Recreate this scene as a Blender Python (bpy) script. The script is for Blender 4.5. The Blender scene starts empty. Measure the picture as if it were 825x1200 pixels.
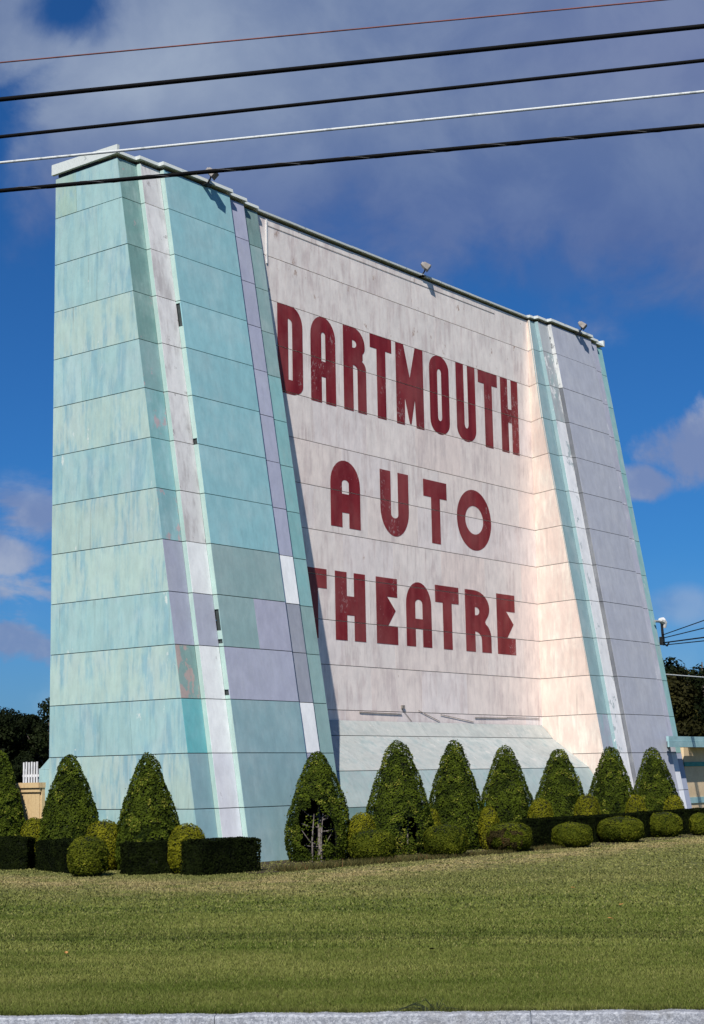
import bpy, math, random
import numpy as np
from mathutils import Matrix, Vector
from mathutils.geometry import tessellate_polygon

random.seed(7)
S = bpy.context.scene
COL = S.collection

def lin(r, g, b):
    f = lambda c: (c/255/12.92) if c/255 <= .04045 else ((c/255+.055)/1.055)**2.4
    return (f(r), f(g), f(b))

# ------------------------------------------------------------------ objects
def empty(name, loc, label, cat, group=None):
    o = bpy.data.objects.new(name, None); COL.objects.link(o)
    o.empty_display_size = .3
    o.location = loc; o['label'] = label; o['category'] = cat
    if group: o['group'] = group
    return o

def tag(o, label, cat, group=None):
    o['label'] = label; o['category'] = cat
    if group: o['group'] = group
    return o

def wloc(o):
    v = Vector((0, 0, 0))
    while o is not None:
        v = v + Vector(o.location); o = o.parent
    return v

class MB:
    """collects faces (world coordinates) with colour attributes"""
    def __init__(s):
        s.v = []; s.f = []; s.m = []; s.a = []
    def face(s, pts, mi=0, attr=None):
        i = len(s.v); s.v.extend([tuple(p) for p in pts]); s.f.append(tuple(range(i, i+len(pts))))
        s.m.append(mi); s.a.append(attr)
    def mesh(s, verts, faces, mi=0, attr=None):
        i = len(s.v); s.v.extend([tuple(p) for p in verts])
        for f in faces:
            s.f.append(tuple(i+k for k in f)); s.m.append(mi); s.a.append(attr)
    def box(s, a, b, mi=0, attr=None, rot=0, bev=0):
        (x0, y0, z0), (x1, y1, z1) = a, b
        P = [(x0,y0,z0),(x1,y0,z0),(x1,y1,z0),(x0,y1,z0),(x0,y0,z1),(x1,y0,z1),(x1,y1,z1),(x0,y1,z1)]
        if rot:
            cx, cy = (x0+x1)/2, (y0+y1)/2; c, q = math.cos(rot), math.sin(rot)
            P = [(cx+(x-cx)*c-(y-cy)*q, cy+(x-cx)*q+(y-cy)*c, z) for x, y, z in P]
        s.mesh(P, [(0,3,2,1),(4,5,6,7),(0,1,5,4),(1,2,6,5),(2,3,7,6),(3,0,4,7)], mi, attr)
    def hexa(s, P, mi=0, attr=None):
        s.mesh(P, [(0,3,2,1),(4,5,6,7),(0,1,5,4),(1,2,6,5),(2,3,7,6),(3,0,4,7)], mi, attr)
    def tube(s, pts, rad, n=6, mi=0, attr=None):
        pts = [Vector(p) for p in pts]; R = rad if isinstance(rad, (list, tuple)) else [rad]*len(pts)
        rings = []
        for i, p in enumerate(pts):
            d = (pts[min(i+1, len(pts)-1)]-pts[max(i-1, 0)]).normalized()
            h = Vector((0, 0, 1)) if abs(d.z) < .9 else Vector((1, 0, 0))
            a = d.cross(h).normalized(); b = a.cross(d).normalized()
            rings.append([p+(a*math.cos(t)+b*math.sin(t))*R[i] for t in [2*math.pi*k/n for k in range(n)]])
        V = [q for r in rings for q in r]; F = []
        for i in range(len(pts)-1):
            for k in range(n):
                F.append((i*n+k, i*n+(k+1) % n, (i+1)*n+(k+1) % n, (i+1)*n+k))
        F.append(tuple(range(n))[::-1]); F.append(tuple((len(pts)-1)*n+k for k in range(n)))
        s.mesh(V, F, mi, attr)
    def build(s, name, mats, parent=None, loc=None, label=None, smooth=False):
        if not isinstance(mats, (list, tuple)): mats = [mats]
        base = wloc(parent) if parent is not None else Vector(loc or (0, 0, 0))
        me = bpy.data.meshes.new(name)
        me.from_pydata([(x-base.x, y-base.y, z-base.z) for x, y, z in s.v], [], s.f)
        for m in mats: me.materials.append(m)
        me.polygons.foreach_set('material_index', s.m)
        if any(a is not None for a in s.a):
            d = {'Col': (.5,.5,.5), 'Col2': (.5,.5,.5), 'Col3': (.5,.5,.5), 'Par': (0,0,0)}
            for key in d:
                at = me.attributes.new(key, 'FLOAT_COLOR', 'CORNER'); buf = []
                for f, a in zip(s.f, s.a):
                    c = (a or {}).get(key, d[key]); buf.extend((c[0], c[1], c[2], 1.0)*len(f))
                at.data.foreach_set('color', buf)
        if smooth: me.polygons.foreach_set('use_smooth', [True]*len(s.f))
        me.update()
        o = bpy.data.objects.new(name, me); COL.objects.link(o)
        if parent is not None: o.parent = parent
        else: o.location = base
        if label: o['label'] = label
        return o

def np_mesh(name, V, F, mat, parent=None, loc=None, var=None, smooth=False):
    """V (n,3) world, F (m,k) all same size"""
    base = wloc(parent) if parent is not None else Vector(loc or (0, 0, 0))
    V = np.asarray(V, dtype=np.float32)-np.array(base, dtype=np.float32)
    F = np.asarray(F, dtype=np.int32); k = F.shape[1]
    me = bpy.data.meshes.new(name)
    me.vertices.add(len(V)); me.vertices.foreach_set('co', V.ravel())
    me.loops.add(F.size); me.loops.foreach_set('vertex_index', F.ravel())
    me.polygons.add(len(F)); me.polygons.foreach_set('loop_start', np.arange(0, F.size, k, dtype=np.int32))
    try: me.polygons.foreach_set('loop_total', np.full(len(F), k, dtype=np.int32))
    except Exception: pass
    if var is not None:
        at = me.attributes.new('var', 'FLOAT', 'CORNER'); at.data.foreach_set('value', np.repeat(np.asarray(var, dtype=np.float32), k))
    me.update(calc_edges=True); me.validate()
    me.materials.append(mat)
    if smooth: me.polygons.foreach_set('use_smooth', [True]*len(me.polygons))
    o = bpy.data.objects.new(name, me); COL.objects.link(o)
    if parent is not None: o.parent = parent
    else: o.location = base
    return o

# ------------------------------------------------------------------ node helpers
class NT:
    def __init__(s, tree): s.t = tree; s.n = tree.nodes; s.l = tree.links
    def new(s, typ, **kw):
        n = s.n.new(typ)
        for k, v in kw.items(): setattr(n, k, v)
        return n
    def put(s, sock, val):
        if hasattr(val, 'is_output') or hasattr(val, 'links'): s.l.new(val, sock)
        else: sock.default_value = val
    def math(s, op, a, b=None, c=None, clamp=False):
        n = s.new('ShaderNodeMath', operation=op); n.use_clamp = clamp
        s.put(n.inputs[0], a)
        if b is not None: s.put(n.inputs[1], b)
        if c is not None: s.put(n.inputs[2], c)
        return n.outputs[0]
    def vmath(s, op, a, b):
        n = s.new('ShaderNodeVectorMath', operation=op); s.put(n.inputs[0], a); s.put(n.inputs[1], b)
        return n.outputs['Value'] if op == 'DOT_PRODUCT' else n.outputs[0]
    def mix(s, f, a, b, blend='MIX'):
        n = s.new('ShaderNodeMix', data_type='RGBA', blend_type=blend); n.clamp_factor = True
        s.put(n.inputs[0], f)
        s.put(n.inputs[6], a if hasattr(a, 'links') else (*a, 1)); s.put(n.inputs[7], b if hasattr(b, 'links') else (*b, 1))
        return n.outputs[2]
    def noise(s, vec, scale, detail=5, rough=.55, dist=0):
        n = s.new('ShaderNodeTexNoise'); s.put(n.inputs['Vector'], vec)
        n.inputs['Scale'].default_value = scale; n.inputs['Detail'].default_value = detail
        n.inputs['Roughness'].default_value = rough; n.inputs['Distortion'].default_value = dist
        return n.outputs['Fac']
    def ss(s, x, a, b):
        n = s.new('ShaderNodeMapRange', interpolation_type='SMOOTHSTEP'); s.put(n.inputs[0], x)
        s.put(n.inputs[1], a); s.put(n.inputs[2], b); n.inputs[3].default_value = 0; n.inputs[4].default_value = 1
        return n.outputs[0]
    def scaled(s, vec, sx, sy, sz): return s.vmath('MULTIPLY', vec, (sx, sy, sz))

def base_mat(name, rough=.75, spec=.25, metal=0):
    m = bpy.data.materials.new(name); m.use_nodes = True
    t = NT(m.node_tree); b = m.node_tree.nodes['Principled BSDF']
    b.inputs['Roughness'].default_value = rough; b.inputs['Specular IOR Level'].default_value = spec
    b.inputs['Metallic'].default_value = metal
    pos = t.new('ShaderNodeNewGeometry').outputs['Position']
    return m, t, b, pos

def bump(t, b, h, strength=.3, dist=.01):
    n = t.new('ShaderNodeBump'); n.inputs['Strength'].default_value = strength; n.inputs['Distance'].default_value = dist
    t.put(n.inputs['Height'], h); t.l.new(n.outputs[0], b.inputs['Normal'])

def simple(name, col, col2=None, scale=3, rough=.7, spec=.25, metal=0, stretch=(1,1,1), bmp=.15, hard=None):
    m, t, b, pos = base_mat(name, rough, spec, metal)
    col2 = col2 or tuple(c*.72 for c in col)
    p = t.scaled(pos, *stretch)
    n = t.noise(p, scale, 7, .6)
    f = t.ss(n, .38, .62) if hard is None else t.ss(n, hard-.03, hard+.03)
    c = t.mix(f, col2, col)
    fine = t.noise(pos, scale*9, 3)
    c = t.mix(t.math('MULTIPLY', t.ss(fine, .35, .75), .25), c, tuple(x*.6 for x in col2))
    t.l.new(c, b.inputs['Base Color'])
    if bmp: bump(t, b, fine, bmp)
    return m

# cladding: sheet colours come from attributes on the sheets; streaks, peeling and dirt are added
def cladding():
    m, t, b, pos = base_mat('painted_cladding_sheet', .72, .3)
    A = lambda k: t.new('ShaderNodeAttribute', attribute_name=k)
    c1, c2, c3, par = A('Col').outputs['Color'], A('Col2').outputs['Color'], A('Col3').outputs['Color'], A('Par').outputs['Vector']
    sep = t.new('ShaderNodeSeparateXYZ'); t.l.new(par, sep.inputs[0])
    peel, streak, seed = sep.outputs
    off = t.new('ShaderNodeCombineXYZ'); t.put(off.inputs[0], t.math('MULTIPLY', seed, 37.1)); t.put(off.inputs[1], t.math('MULTIPLY', seed, 17.7)); t.put(off.inputs[2], t.math('MULTIPLY', seed, 23.3))
    P = t.vmath('ADD', pos, off.outputs[0])
    st = t.noise(t.scaled(P, 1, 1, .2), 3.2, 9, .68)
    st2 = t.noise(t.scaled(P, 1, 1, .14), 7.5, 6, .6)
    stm = t.ss(t.math('ADD', t.math('MULTIPLY', st, .65), t.math('MULTIPLY', st2, .35)), .46, .60)
    reg = t.ss(t.noise(P, .9, 4, .6), .36, .62)
    c = t.mix(t.math('MULTIPLY', t.math('MULTIPLY', stm, t.math('MULTIPLY_ADD', reg, .75, .25)), streak), c1, c2)
    # cloudy fading over the sheet
    bl = t.noise(P, .9, 5, .6)
    c = t.mix(t.math('MULTIPLY', t.ss(bl, .4, .7), t.math('MULTIPLY', streak, .35)), c, t.mix(.55, c2, (.62,.62,.6)))
    # peeling, ragged
    pn = t.noise(t.scaled(P, 1, 1, .55), 3.2, 9, .68)
    th = t.math('SUBTRACT', .80, t.math('MULTIPLY', peel, .6))
    pm = t.ss(pn, th, t.math('ADD', th, .05))
    c = t.mix(t.math('MULTIPLY', pm, t.math('GREATER_THAN', peel, .001)), c, c3)
    # narrow dirty runs
    rn = t.noise(t.scaled(P, 1, 1, .05), 9, 3, .5)
    big = t.ss(t.noise(P, .6, 3), .45, .7)
    c = t.mix(t.math('MULTIPLY', t.math('MULTIPLY', t.ss(rn, .55, .72), big), t.math('MULTIPLY', streak, .5)), c, t.mix(1, c, (.55,.5,.5), 'MULTIPLY'))
    mo = t.noise(t.scaled(P, 1, 1, .45), 4.2, 8, .7)
    c = t.mix(1, c, t.mix(t.ss(mo, .30, .70), (.90,.90,.91), (1.06,1.06,1.06)), 'MULTIPLY')
    wp = t.noise(t.scaled(P, 1, 1, .1), 15, 5, .6)
    c = t.mix(t.math('MULTIPLY', t.ss(wp, .54, .7), .10), c, t.mix(.5, c, (.62,.62,.60)))
    sp = t.noise(P, 24, 4, .6)
    c = t.mix(t.math('MULTIPLY', t.ss(sp, .6, .75), .22), c, t.mix(1, c, (.6,.6,.6), 'MULTIPLY'))
    t.l.new(c, b.inputs['Base Color'])
    h = t.math('ADD', t.math('MULTIPLY', t.noise(P, 1.1, 3), 2.5), t.math('MULTIPLY', sp, .25))
    bump(t, b, h, .35, .012)
    return m

def letter_paint():
    m, t, b, pos = base_mat('red_sign_paint', .6, .3)
    n = t.noise(t.scaled(pos, 1, 1, .6), 15, 8, .72)
    reg = t.ss(t.noise(pos, .55, 3), .47, .62)
    wear = t.ss(t.math('ADD', n, t.math('MULTIPLY', reg, .14)), .675, .74)
    st = t.noise(t.scaled(pos, 1, 1, .12), 3.5, 5)
    c = t.mix(t.ss(st, .35, .65), (.165, .007, .013), (.235, .018, .024))
    c = t.mix(t.math('MULTIPLY', t.ss(t.noise(pos, 16, 5, .7), .55, .72), .25), c, (.28, .07, .075))
    c = t.mix(t.math('MULTIPLY', wear, .65), c, (.42, .30, .30))
    t.l.new(c, b.inputs['Base Color'])
    fade = t.ss(t.noise(t.scaled(pos, 1, 1, .6), .9, 5, .65), .40, .68)
    fc = t.mix(t.math('MULTIPLY', fade, .30), c, (.36, .13, .12))
    t.l.new(fc, b.inputs['Base Color'])
    bump(t, b, n, .12, .004)
    return m

def foliage_mat(name, dark, light, extra=None, rough=.7, trans=.25):
    m, t, b, pos = base_mat(name, rough, .06)
    v = t.new('ShaderNodeAttribute', attribute_name='var').outputs['Fac']
    cl = t.noise(pos, 2.2, 3)
    f = t.math('ADD', t.math('MULTIPLY', v, .75), t.math('MULTIPLY', t.math('SUBTRACT', cl, .5), .9), clamp=True)
    c = t.mix(f, dark, light)
    if extra: c = t.mix(t.ss(v, .93, .97), c, extra)
    t.l.new(c, b.inputs['Base Color'])
    if trans:
        tr = t.new('ShaderNodeBsdfTranslucent'); t.l.new(t.mix(.5, c, light), tr.inputs[0])
        mx = t.new('ShaderNodeMixShader'); mx.inputs[0].default_value = trans
        out = m.node_tree.nodes['Material Output']
        t.l.new(b.outputs[0], mx.inputs[1]); t.l.new(tr.outputs[0], mx.inputs[2]); t.l.new(mx.outputs[0], out.inputs[0])
    return m

M = {}
M['clad'] = cladding()
M['letter'] = letter_paint()
M['void'] = simple('old_sheathing_behind_sheets', (.06,.075,.075), (.04,.05,.05), 4)
M['coping'] = simple('white_painted_coping', (.62,.66,.64), (.36,.40,.39), 3.5, .6, .3, hard=.36)
M['galv'] = simple('galvanised_metal', (.42,.43,.44), (.28,.29,.30), 6, .5, .4, .3)
M['pipe'] = simple('weathered_grey_conduit', (.33,.30,.28), (.22,.20,.18), 6, .6)
M['blackmetal'] = simple('black_metal', (.02,.02,.022), (.012,.012,.013), 8, .45)
M['glass'] = simple('lamp_glass', (.35,.37,.4), (.25,.27,.3), 5, .15, .6)
M['roof'] = simple('tar_roof', (.06,.06,.06), (.04,.04,.04), 2)
M['teal_trim'] = simple('aqua_trim_paint', (.36,.55,.58), (.28,.46,.49), 3, .6)
M['teal_band'] = simple('teal_band_paint', (.05,.30,.28), (.04,.24,.22), 3, .6)
M['cream'] = simple('cream_wall_paint', (.74,.58,.38), (.66,.50,.32), 1.6, .8)
M['wood'] = simple('weathered_cream_boards', (.62,.46,.25), (.48,.32,.17), 2.2, .8, stretch=(1,1,.25), hard=.45)
M['white'] = simple('white_painted_wood', (.8,.8,.8), (.66,.66,.66), 3, .6)
M['bark'] = simple('grey_bark', (.16,.13,.11), (.08,.065,.055), 9, .9, stretch=(1,1,.3))
M['deadwood'] = simple('bare_grey_branch', (.23,.205,.19), (.12,.10,.09), 12, .9)
M['granite'] = None

def granite():
    m, t, b, pos = base_mat('grey_granite', .75, .25)
    n = t.noise(pos, 30, 8, .7); n2 = t.noise(pos, 4, 5, .6); n3 = t.noise(pos, 75, 3, .6)
    c = t.mix(t.ss(n, .42, .6), (.24,.255,.29), (.42,.44,.48))
    c = t.mix(t.math('MULTIPLY', t.ss(n2, .5, .7), .5), c, (.22,.22,.235))
    c = t.mix(t.math('MULTIPLY', t.ss(n3, .6, .66), .7), c, (.62,.63,.65))
    c = t.mix(t.math('MULTIPLY', t.ss(n3, .32, .28), .6), c, (.06,.06,.07))
    t.l.new(c, b.inputs['Base Color']); c = t.mix(t.math('MULTIPLY', t.ss(t.noise(pos, 1.7, 6, .7), .52, .7), .55), c, (.16,.155,.14)); t.l.new(c, b.inputs['Base Color']); bump(t, b, t.math('ADD', n, n2), .8, .02)
    return m
M['granite'] = granite()
M['asphalt'] = simple('asphalt', (.055,.055,.056), (.04,.04,.041), 20, .9)
M['soil'] = simple('bare_brown_soil', (.06,.045,.025), (.04,.03,.018), 9, .95, bmp=.6)

def lawn_mat(name, blades):
    m, t, b, pos = base_mat(name, .7 if blades else .9, .15)
    # slow drifts of dry and lush turf, drawn out along the mowing direction (parallel to the kerb)
    a = t.vmath('DOT_PRODUCT', pos, (.554, -.833, 0)); n = t.vmath('DOT_PRODUCT', pos, (.833, .554, 0))
    cb = t.new('ShaderNodeCombineXYZ'); t.put(cb.inputs[0], t.math('MULTIPLY', a, .22)); t.put(cb.inputs[1], n)
    dr = t.noise(cb.outputs[0], 1.3, 9, .7)
    pa = t.noise(pos, .45, 6, .6)
    f = t.ss(t.math('ADD', t.math('MULTIPLY', dr, .55), t.math('MULTIPLY', pa, .45)), .36, .64)
    c = t.mix(f, (.078,.106,.016), (.165,.178,.046))
    # dry worn strip beside the planting beds
    bed = t.math('MINIMUM', t.math('ABSOLUTE', t.math('SUBTRACT', t.vmath('DOT_PRODUCT', pos, (1,0,0)), 20.9)), t.math('ABSOLUTE', t.math('SUBTRACT', t.vmath('DOT_PRODUCT', pos, (0,1,0)), 19.6)))
    far = t.ss(n, 24.5, 30)
    dm = t.math('MULTIPLY', t.math('MULTIPLY', t.ss(bed, 2.2, .2), far), t.ss(t.noise(pos, 1.1, 5, .65), .36, .58))
    c = t.mix(t.math('MULTIPLY', far, .35), c, (.2,.18,.075))
    c = t.mix(t.math('MULTIPLY', dm, .75), c, (.33,.26,.13))
    if blades:
        v = t.new('ShaderNodeAttribute', attribute_name='var').outputs['Fac']
        c = t.mix(1, c, t.mix(v, (.72,.75,.7), (1.28,1.26,1.2)), 'MULTIPLY')
        c = t.mix(t.math('MULTIPLY', t.ss(v, .92, .95), .55), c, (.26,.22,.10))
    else:
        c = t.mix(1, c, (.8,.8,.8), 'MULTIPLY')
        bump(t, b, t.noise(pos, 45, 4, .7), .9, .03)
    t.l.new(c, b.inputs['Base Color'])
    return m
M['lawn'] = lawn_mat('mown_lawn', False)
M['grass'] = lawn_mat('grass_blades', True)

M['cone'] = foliage_mat('clipped_conifer_foliage', (.008,.017,.003), (.112,.150,.012), (.20,.20,.03))
M['box'] = foliage_mat('dark_hedge_foliage', (.002,.004,.001), (.014,.021,.003), None, rough=.9, trans=.05)
M['gold'] = foliage_mat('golden_shrub_foliage', (.08,.092,.006), (.24,.225,.012), (.30,.27,.03))
M['olive'] = foliage_mat('olive_shrub_foliage', (.022,.036,.003), (.175,.190,.014), (.22,.21,.02))
M['rust'] = foliage_mat('browning_shrub_foliage', (.016,.014,.006), (.085,.065,.02), (.12,.035,.02))
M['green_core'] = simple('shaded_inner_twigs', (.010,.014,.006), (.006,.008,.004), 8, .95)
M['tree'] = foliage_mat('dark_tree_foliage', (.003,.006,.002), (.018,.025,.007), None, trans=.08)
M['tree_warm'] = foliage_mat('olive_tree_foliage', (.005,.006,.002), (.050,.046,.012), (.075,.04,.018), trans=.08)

# ------------------------------------------------------------------ camera, light, sky
EYE = 1.856
R_ = Vector((.61515, -.78819, -.01882)); U_ = Vector((-.1164, -.11441, .98659)); F_ = Vector((.77977, .60471, .16212))
cd = bpy.data.cameras.new('camera'); cam = bpy.data.objects.new('camera', cd); COL.objects.link(cam)
mw = Matrix(((R_.x, U_.x, -F_.x, 0), (R_.y, U_.y, -F_.y, 0), (R_.z, U_.z, -F_.z, EYE), (0, 0, 0, 1)))
cam.matrix_world = mw
cd.sensor_fit = 'VERTICAL'; cd.sensor_height = 36; cd.sensor_width = 24; cd.lens = 56.63
cd.clip_start = .1; cd.clip_end = 6000
S.camera = cam

SUN = Vector((-1.97, -1.0, 2.2)).normalized()
sd = bpy.data.lights.new('sun', 'SUN'); sun = bpy.data.objects.new('sun', sd); COL.objects.link(sun)
sd.energy = 4.8; sd.angle = math.radians(.53); sd.color = (1, .945, .86)
sun.rotation_euler = SUN.to_track_quat('Z', 'Y').to_euler(); sun.location = SUN*60
el = math.asin(SUN.z); az = math.atan2(SUN.x, SUN.y)

W = bpy.data.worlds.new('World'); S.world = W; W.use_nodes = True
t = NT(W.node_tree); W.node_tree.nodes.clear()
out = t.new('ShaderNodeOutputWorld')
sky = t.new('ShaderNodeTexSky', sky_type='NISHITA'); sky.sun_disc = False
sky.sun_elevation = el; sky.sun_rotation = az; sky.air_density = 1.0; sky.dust_density = .25; sky.ozone_density = 2.5
gam = t.new('ShaderNodeGamma'); gam.inputs[1].default_value = 1.0; t.l.new(sky.outputs[0], gam.inputs[0])
skyc = t.mix(1, gam.outputs[0], (.14, .43, .80), 'MULTIPLY')
bg1 = t.new('ShaderNodeBackground'); t.l.new(skyc, bg1.inputs[0]); bg1.inputs[1].default_value = .085
D = t.new('ShaderNodeTexCoord').outputs['Generated']
df = t.vmath('DOT_PRODUCT', D, tuple(F_)); dfc = t.math('MAXIMUM', df, .08)
X = t.math('MULTIPLY_ADD', t.math('DIVIDE', t.vmath('DOT_PRODUCT', D, tuple(R_)), dfc), 1.888, .4125)
Y = t.math('SUBTRACT', .6, t.math('MULTIPLY', t.math('DIVIDE', t.vmath('DOT_PRODUCT', D, tuple(U_)), dfc), 1.888))
cv = t.new('ShaderNodeCombineXYZ'); t.put(cv.inputs[0], X); t.put(cv.inputs[1], Y); cxy = cv.outputs[0]
n1 = t.noise(cxy, 7, 9, .58, .3); n2 = t.noise(cxy, 16, 8, .6); n3 = t.noise(t.scaled(cxy, .5, 1.2, 1), 4.2, 6, .55, .5)
nn = t.math('SUBTRACT', t.math('ADD', t.math('MULTIPLY', n1, .7), t.math('MULTIPLY', n2, .3)), .5)
def gauss(cx, cy, rx, ry):
    a = t.math('POWER', t.math('ABSOLUTE', t.math('DIVIDE', t.math('SUBTRACT', X, cx), rx)), 2)
    b = t.math('POWER', t.math('ABSOLUTE', t.math('DIVIDE', t.math('SUBTRACT', Y, cy), ry)), 2)
    return t.math('EXPONENT', t.math('MULTIPLY', t.math('ADD', a, b), -1.0))
# great cloud overhead
d1 = t.math('DIVIDE', t.math('SUBTRACT', t.math('MULTIPLY_ADD', X, .10, .255), Y), .075)
d2 = t.math('MAXIMUM', t.math('DIVIDE', t.math('SUBTRACT', X, .034), .035), t.math('DIVIDE', t.math('SUBTRACT', .088, Y), .02))
dm = t.math('MINIMUM', d1, d2)
dm = t.math('MINIMUM', dm, 1.5)
dm = t.math('SUBTRACT', dm, t.math('MULTIPLY', gauss(.085, .0, .055, .05), 2.7))
cov1 = t.ss(t.math('ADD', dm, t.math('MULTIPLY', nn, 5.0)), -1.0, .9)
cov1 = t.math('MULTIPLY', cov1, t.math('MULTIPLY_ADD', n3, .2, .86), clamp=True)
# single clouds
g2 = t.math('MAXIMUM', gauss(.815, .53, .085, .055), gauss(.76, .565, .05, .03))
cov2 = t.math('MULTIPLY', t.ss(t.math('ADD', g2, t.math('MULTIPLY', nn, 2.3)), .30, .66), .85)
g3 = t.math('MAXIMUM', gauss(.04, .602, .04, .028), t.math('MAXIMUM', gauss(.0, .655, .045, .025), t.math('MULTIPLY', gauss(.03, .75, .07, .022), .85)))
g3 = t.math('MAXIMUM', g3, t.math('MULTIPLY', gauss(.02, .69, .09, .03), .62))
nb = t.noise(t.scaled(cxy, .55, 1.5, 1), 11, 10, .62, .4)
win = t.math('MULTIPLY', t.ss(X, .40, .12), t.math('MULTIPLY', t.ss(Y, .53, .60), t.ss(Y, .86, .76)))
cov3 = t.math('MULTIPLY', t.math('MULTIPLY', t.ss(t.math('ADD', nb, t.math('MULTIPLY', g3, .30)), .50, .74), win), .80)
g4 = t.math('MULTIPLY', t.ss(t.math('ADD', gauss(.65, .315, .06, .045), nn), .2, 1.0), .38)
g4 = t.math('MAXIMUM', g4, t.math('MULTIPLY', t.ss(t.math('ADD', gauss(.80, .71, .06, .03), nn), .3, 1.0), .4))
# lower sky haze bank near the horizon
hz = t.math('MULTIPLY', t.ss(Y, .62, .95), .42)
cov = t.math('MAXIMUM', t.math('MAXIMUM', cov1, cov2), t.math('MAXIMUM', t.math('MAXIMUM', cov3, g4), hz))
front = t.ss(df, .2, .45)
gen = t.ss(t.noise(D, 2.2, 6, .6), .56, .72)
covf = t.mix(front, t.math('MULTIPLY', gen, .6), cov)
lite = t.math('ADD', t.math('MULTIPLY', gauss(.19, .08, .2, .10), .75), t.math('MULTIPLY', t.ss(n1, .36, .66), .32), clamp=True)
cc1 = t.mix(lite, lin(90, 110, 150), lin(146, 160, 182))
dk = t.math('MULTIPLY', t.ss(Y, .10, .30), .55)
cc1 = t.mix(dk, cc1, lin(62, 88, 148))
cc1 = t.mix(t.math('MULTIPLY', gauss(.85, .05, .3, .1), .5), cc1, lin(112, 122, 160))
cc2 = t.mix(t.ss(n1, .4, .65), lin(116, 131, 168), lin(164, 170, 186))
cc = t.mix(t.ss(Y, .36, .44), cc1, cc2)
bg2 = t.new('ShaderNodeBackground'); t.l.new(cc, bg2.inputs[0]); bg2.inputs[1].default_value = 1.0
mxs = t.new('ShaderNodeMixShader'); t.l.new(covf, mxs.inputs[0]); t.l.new(bg1.outputs[0], mxs.inputs[1]); t.l.new(bg2.outputs[0], mxs.inputs[2])
t.l.new(mxs.outputs[0], out.inputs[0])

S.view_settings.view_transform = 'Standard'; S.view_settings.look = 'None'
S.view_settings.exposure = .2; S.view_settings.gamma = 1
S.render.engine = 'CYCLES'

# ------------------------------------------------------------------ ground, road, kerb
K = Vector((.554, -.833, 0)).normalized(); N = Vector((.833, .554, 0)).normalized(); KB = 13.29
def kp(a, b, z=0): v = K*a+N*b; return (v.x, v.y, z)
mb = MB()
ga = [-1800,-300,-60,-30,-20,-14,-10,-6,-3,0,3,6,10,14,20,30,60,300,1800]; gb = [KB,15,17,19,22,25,28,32,38,50,90,300,3000]
for i in range(len(ga)-1):
    for j in range(len(gb)-1):
        mb.face([kp(ga[i],gb[j]),kp(ga[i],gb[j+1]),kp(ga[i+1],gb[j+1]),kp(ga[i+1],gb[j])])
o = mb.build('lawn', M['lawn']); o['kind'] = 'structure'
mb = MB()
for i in range(len(ga)-1): mb.face([kp(ga[i],-1500,-.15),kp(ga[i],KB-.02,-.15),kp(ga[i+1],KB-.02,-.15),kp(ga[i+1],-1500,-.15)])
o = mb.build('road', M['asphalt']); o['kind'] = 'structure'
mb = MB(); a = -40.0; rr = random.Random(3)
joints = [-40,-37.5,-35,-32.6,-30,-27.6,-25.2,-22.6,-20,-17.4,-14.9,-12.2,-9.8,-7.0,-4.6,-2.13,.37,2.55,4.9,7.2,9.8,12.2,14.8,17.2,20,22.5,25,27.5,30]
for a, b in zip(joints, joints[1:]):
    n = max(2, int((b-a)/.12)); q = []
    for i in range(n+1):
        x = a+.003+(b-a-.006)*i/n; j = rr.uniform(-.006,.006); k = rr.uniform(-.005,.005)
        q.append([kp(x, KB-.15+k, -.15), kp(x, KB-.142+k, -.012+j), kp(x, KB-.128+k, .002+j), kp(x, KB+.0, .004+j), kp(x, KB+.0, -.15)])
    V = [p for r in q for p in r]; F = []
    for i in range(n):
        for s_ in range(4): F.append((i*5+s_, i*5+s_+1, (i+1)*5+s_+1, (i+1)*5+s_))
    F += [(0,1,2,3,4), tuple(n*5+k for k in (4,3,2,1,0))]
    mb.mesh(V, F)
o = mb.build('kerb', M['granite']); o['kind'] = 'structure'

# grass blades, denser and finer near the kerb
rng = np.random.default_rng(5)
def blades(b0, b1, dens, w, h0, h1):
    n_area = (b1-b0)*.53*(b0+b1)/2+(b1-b0)*1.5
    n = int(dens*n_area); b = np.sqrt(rng.uniform(b0*b0, b1*b1, n))
    a = b*rng.uniform(-.335, .19, n); c = np.stack([K.x*a+N.x*b, K.y*a+N.y*b, np.zeros(n)], 1)
    th = rng.uniform(0, 2*np.pi, n); d = np.stack([np.cos(th), np.sin(th), np.zeros(n)], 1)
    hh = rng.uniform(h0, h1, n); ww = w*rng.uniform(.7, 1.4, n)
    le = rng.normal(0, .5, (n, 2))*hh[:, None]
    tip = c+np.stack([le[:, 0], le[:, 1], hh], 1)
    V = np.stack([c-d*ww[:, None], c+d*ww[:, None], tip], 1).reshape(-1, 3)
    return V, rng.uniform(0, 1, n)
parts = [blades(13.3,15.2,9000,.0035,.015,.038), blades(15.2,18,4500,.005,.015,.035), blades(18,23,1500,.008,.015,.032), blades(23,32,420,.013,.015,.035), blades(32,50,150,.022,.015,.03)]
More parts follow.
